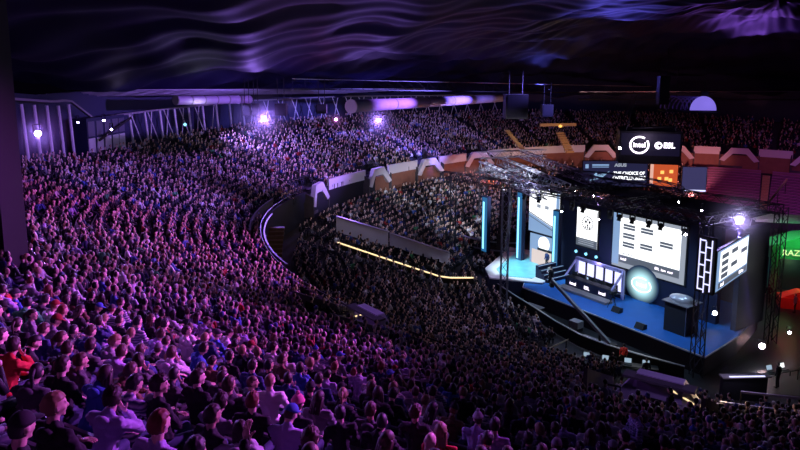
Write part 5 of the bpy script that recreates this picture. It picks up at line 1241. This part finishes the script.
# people on and around the stage
def sp(u, n, z, pose, top, label, dy=0, hair='short', hc='dark brown', group=None):
    w = SP(u, n, z); base = math.atan2(-SN.y, -SN.x) - math.pi / 2
    person(w, base + dy, pose, 0, hair, hc, top, 1, 1., False, True, label, group, 'black')
for i in range(5): sp(2.6 + i * 1.0, 4.3 + .1, 1.5, 'hands_on_knees', ['black', 'white', 'black', 'black', 'white'][i], 'player at the booth desk on stage, ' + ['leftmost of five', 'second from left', 'middle one', 'second from right', 'rightmost of five'][i])
for i in range(5):
    e = sthing('gaming_chair', 2.6 + i * 1.0, 4.55, 1.5, 'black chair behind the player desk, ' + ['leftmost of five', 'second from left', 'middle one', 'second from right', 'rightmost of five'][i], 'chair')
    q = MB(); q.box((0, -.1, .42), (.46, .46, .08)); q.build('seat', M['black'], e); q = MB(); q.box((0, .2, .8), (.44, .08, .75)); q.build('backrest', M['black'], e); q = MB(); q.tube((0, -.05, 0), (0, -.05, .4), .04); q.box((0, -.05, .03), (.5, .06, .05)); q.box((0, -.05, .03), (.06, .5, .05)); q.build('base', M['blackm'], e)
sp(1.2, 2.4, 1.5, 'standing', 'black', 'person in black standing at the left end of the player booth')
sp(.6, 2.9, 1.5, 'standing_holding', 'white', 'person in a white top standing beside the stage steps')
sp(-2.4, 5.6, 1.72, 'standing', 'navy blue', 'person in navy standing on the lit platform by the steps')
sp(-4.2, 6.8, 1.72, 'standing', 'black', 'person in black standing at the back of the lit platform')
sp(-10.4, 6.0, 0, 'standing', 'black', 'person in black on the floor beside the left banner pillar')
for x_, y_, top, lab in ((13.4, 42.6, 'navy blue', 'crew member in navy at the crew desk'), (14.9, 42.4, 'black', 'crew member in black between the two crew desks'), (16.9, 41.4, 'black', 'crew member in black before the second crew desk'), (11.9, 41.6, 'dark grey', 'crew member in dark grey alone left of the crew desk'), (16.2, 43.9, 'red', 'crew member in red behind the second crew desk'), (25.6, 40.8, 'black', 'person in black at the glowing laptop near the right edge')):
    person((x_, y_, 0), face_yaw(x_, y_), 'standing' if top != 'navy blue' else 'standing_holding', 0, 'short', 'dark brown', top, 1, 1., False, True, lab)
for i, (x_, y_) in enumerate(((34.3, 57.2), (35.2, 54.6), (37.5, 55.0), (33.6, 59.0), (38.6, 57.8), (32.4, 56.5))):
    person((x_, y_, 0), R(60 * i), 'standing', 0, 'short', 'brown', ['black', 'grey', 'white', 'pink', 'dark red', 'navy blue'][i], 1, 1., False, True, 'visitor in a %s top standing near the red lit counter' % ['black', 'grey', 'white', 'pink', 'dark red', 'navy blue'][i])
# beam haze, plus haze balls added round lamps to stand for camera bloom
def haze(loc, r, dens, label, aniso=.3, p=2.0, rot=None):
    q = MB(); q.ell((0, 0, 0), (1, 1, 1), nu=24, nv=16); hz = bpy.data.materials.new('haze'); hz.use_nodes = True; nt = hz.node_tree; nt.nodes.remove(nt.nodes['Principled BSDF']); vs = nt.nodes.new('ShaderNodeVolumeScatter')
    tc = nt.nodes.new('ShaderNodeTexCoord'); ln = nt.nodes.new('ShaderNodeVectorMath'); ln.operation = 'LENGTH'; nt.links.new(tc.outputs['Object'], ln.inputs[0])
    a = nt.nodes.new('ShaderNodeMath'); a.operation = 'SUBTRACT'; a.inputs[0].default_value = 1; a.use_clamp = True; nt.links.new(ln.outputs['Value'], a.inputs[1])
    b = nt.nodes.new('ShaderNodeMath'); b.operation = 'POWER'; b.inputs[1].default_value = p; nt.links.new(a.outputs[0], b.inputs[0])
    c = nt.nodes.new('ShaderNodeMath'); c.operation = 'MULTIPLY'; c.inputs[1].default_value = dens; nt.links.new(b.outputs[0], c.inputs[0]); nt.links.new(c.outputs[0], vs.inputs['Density'])
    vs.inputs['Anisotropy'].default_value = aniso; nt.links.new(vs.outputs[0], nt.nodes['Material Output'].inputs['Volume'])
    o = q.build('haze', hz); o.location = loc; o.scale = r if isinstance(r, tuple) else (r, r, r)
    if rot is not None: o.rotation_euler = rot
    return tag(o, label, 'haze', kind='stuff')
def glow(px, py, dep, rad, power, col, label, dens=.05):
    p = atp(px, py, dep - .7); spot('light_lamp_glow', p, (0, 0, 15.5), col, power * 1.6, 120, .9, .12); haze(p, rad, dens, label)  # added spot lights the haze ball so the lamp seems to bloom
glow(37, 133, 36, 2.2, 300, (.40, .22, 1), 'violet haze glowing round the lamp among the tall left struts')
glow(264, 118, 78, 4.5, 1000, (.42, .22, 1), 'violet haze glowing round the brightest rim lamp', .11)
glow(336, 119, 84, 2.5, 300, (.8, .2, .9), 'pink haze round the rim lamp by the duct end')
glow(378, 120, 90, 4.5, 700, (.38, .24, 1), 'violet haze round the rim lamp below the long duct', .1)
glow(747, 222, 44.5, 3.4, 1300, (.42, .30, 1), 'bright haze halo round the brightest stage lamp')
glow(693, 237, 44, .8, 60, (.8, .85, 1), 'small halo round the lamp right of the largest screen', .1)
glow(762, 347, 45, 1.0, 60, (1, .5, .5), 'pinkish halo round the low lamp on the dark floor', .1)
haze((24.3, 43.8, 5.2), (1.6, 1.6, 6.5), .07, 'violet haze column under the brightest stage lamp', .2, .7)
haze(tuple(Vector((12, 56, 11.2)).lerp(Vector((5.5, 76, 9.6)), .45)), (1.3, 11, 1.3), .05, 'white lit haze in the beam leaving the stage roof leftwards', .1, .6, Euler((R(-4.4), 0, R(18))))
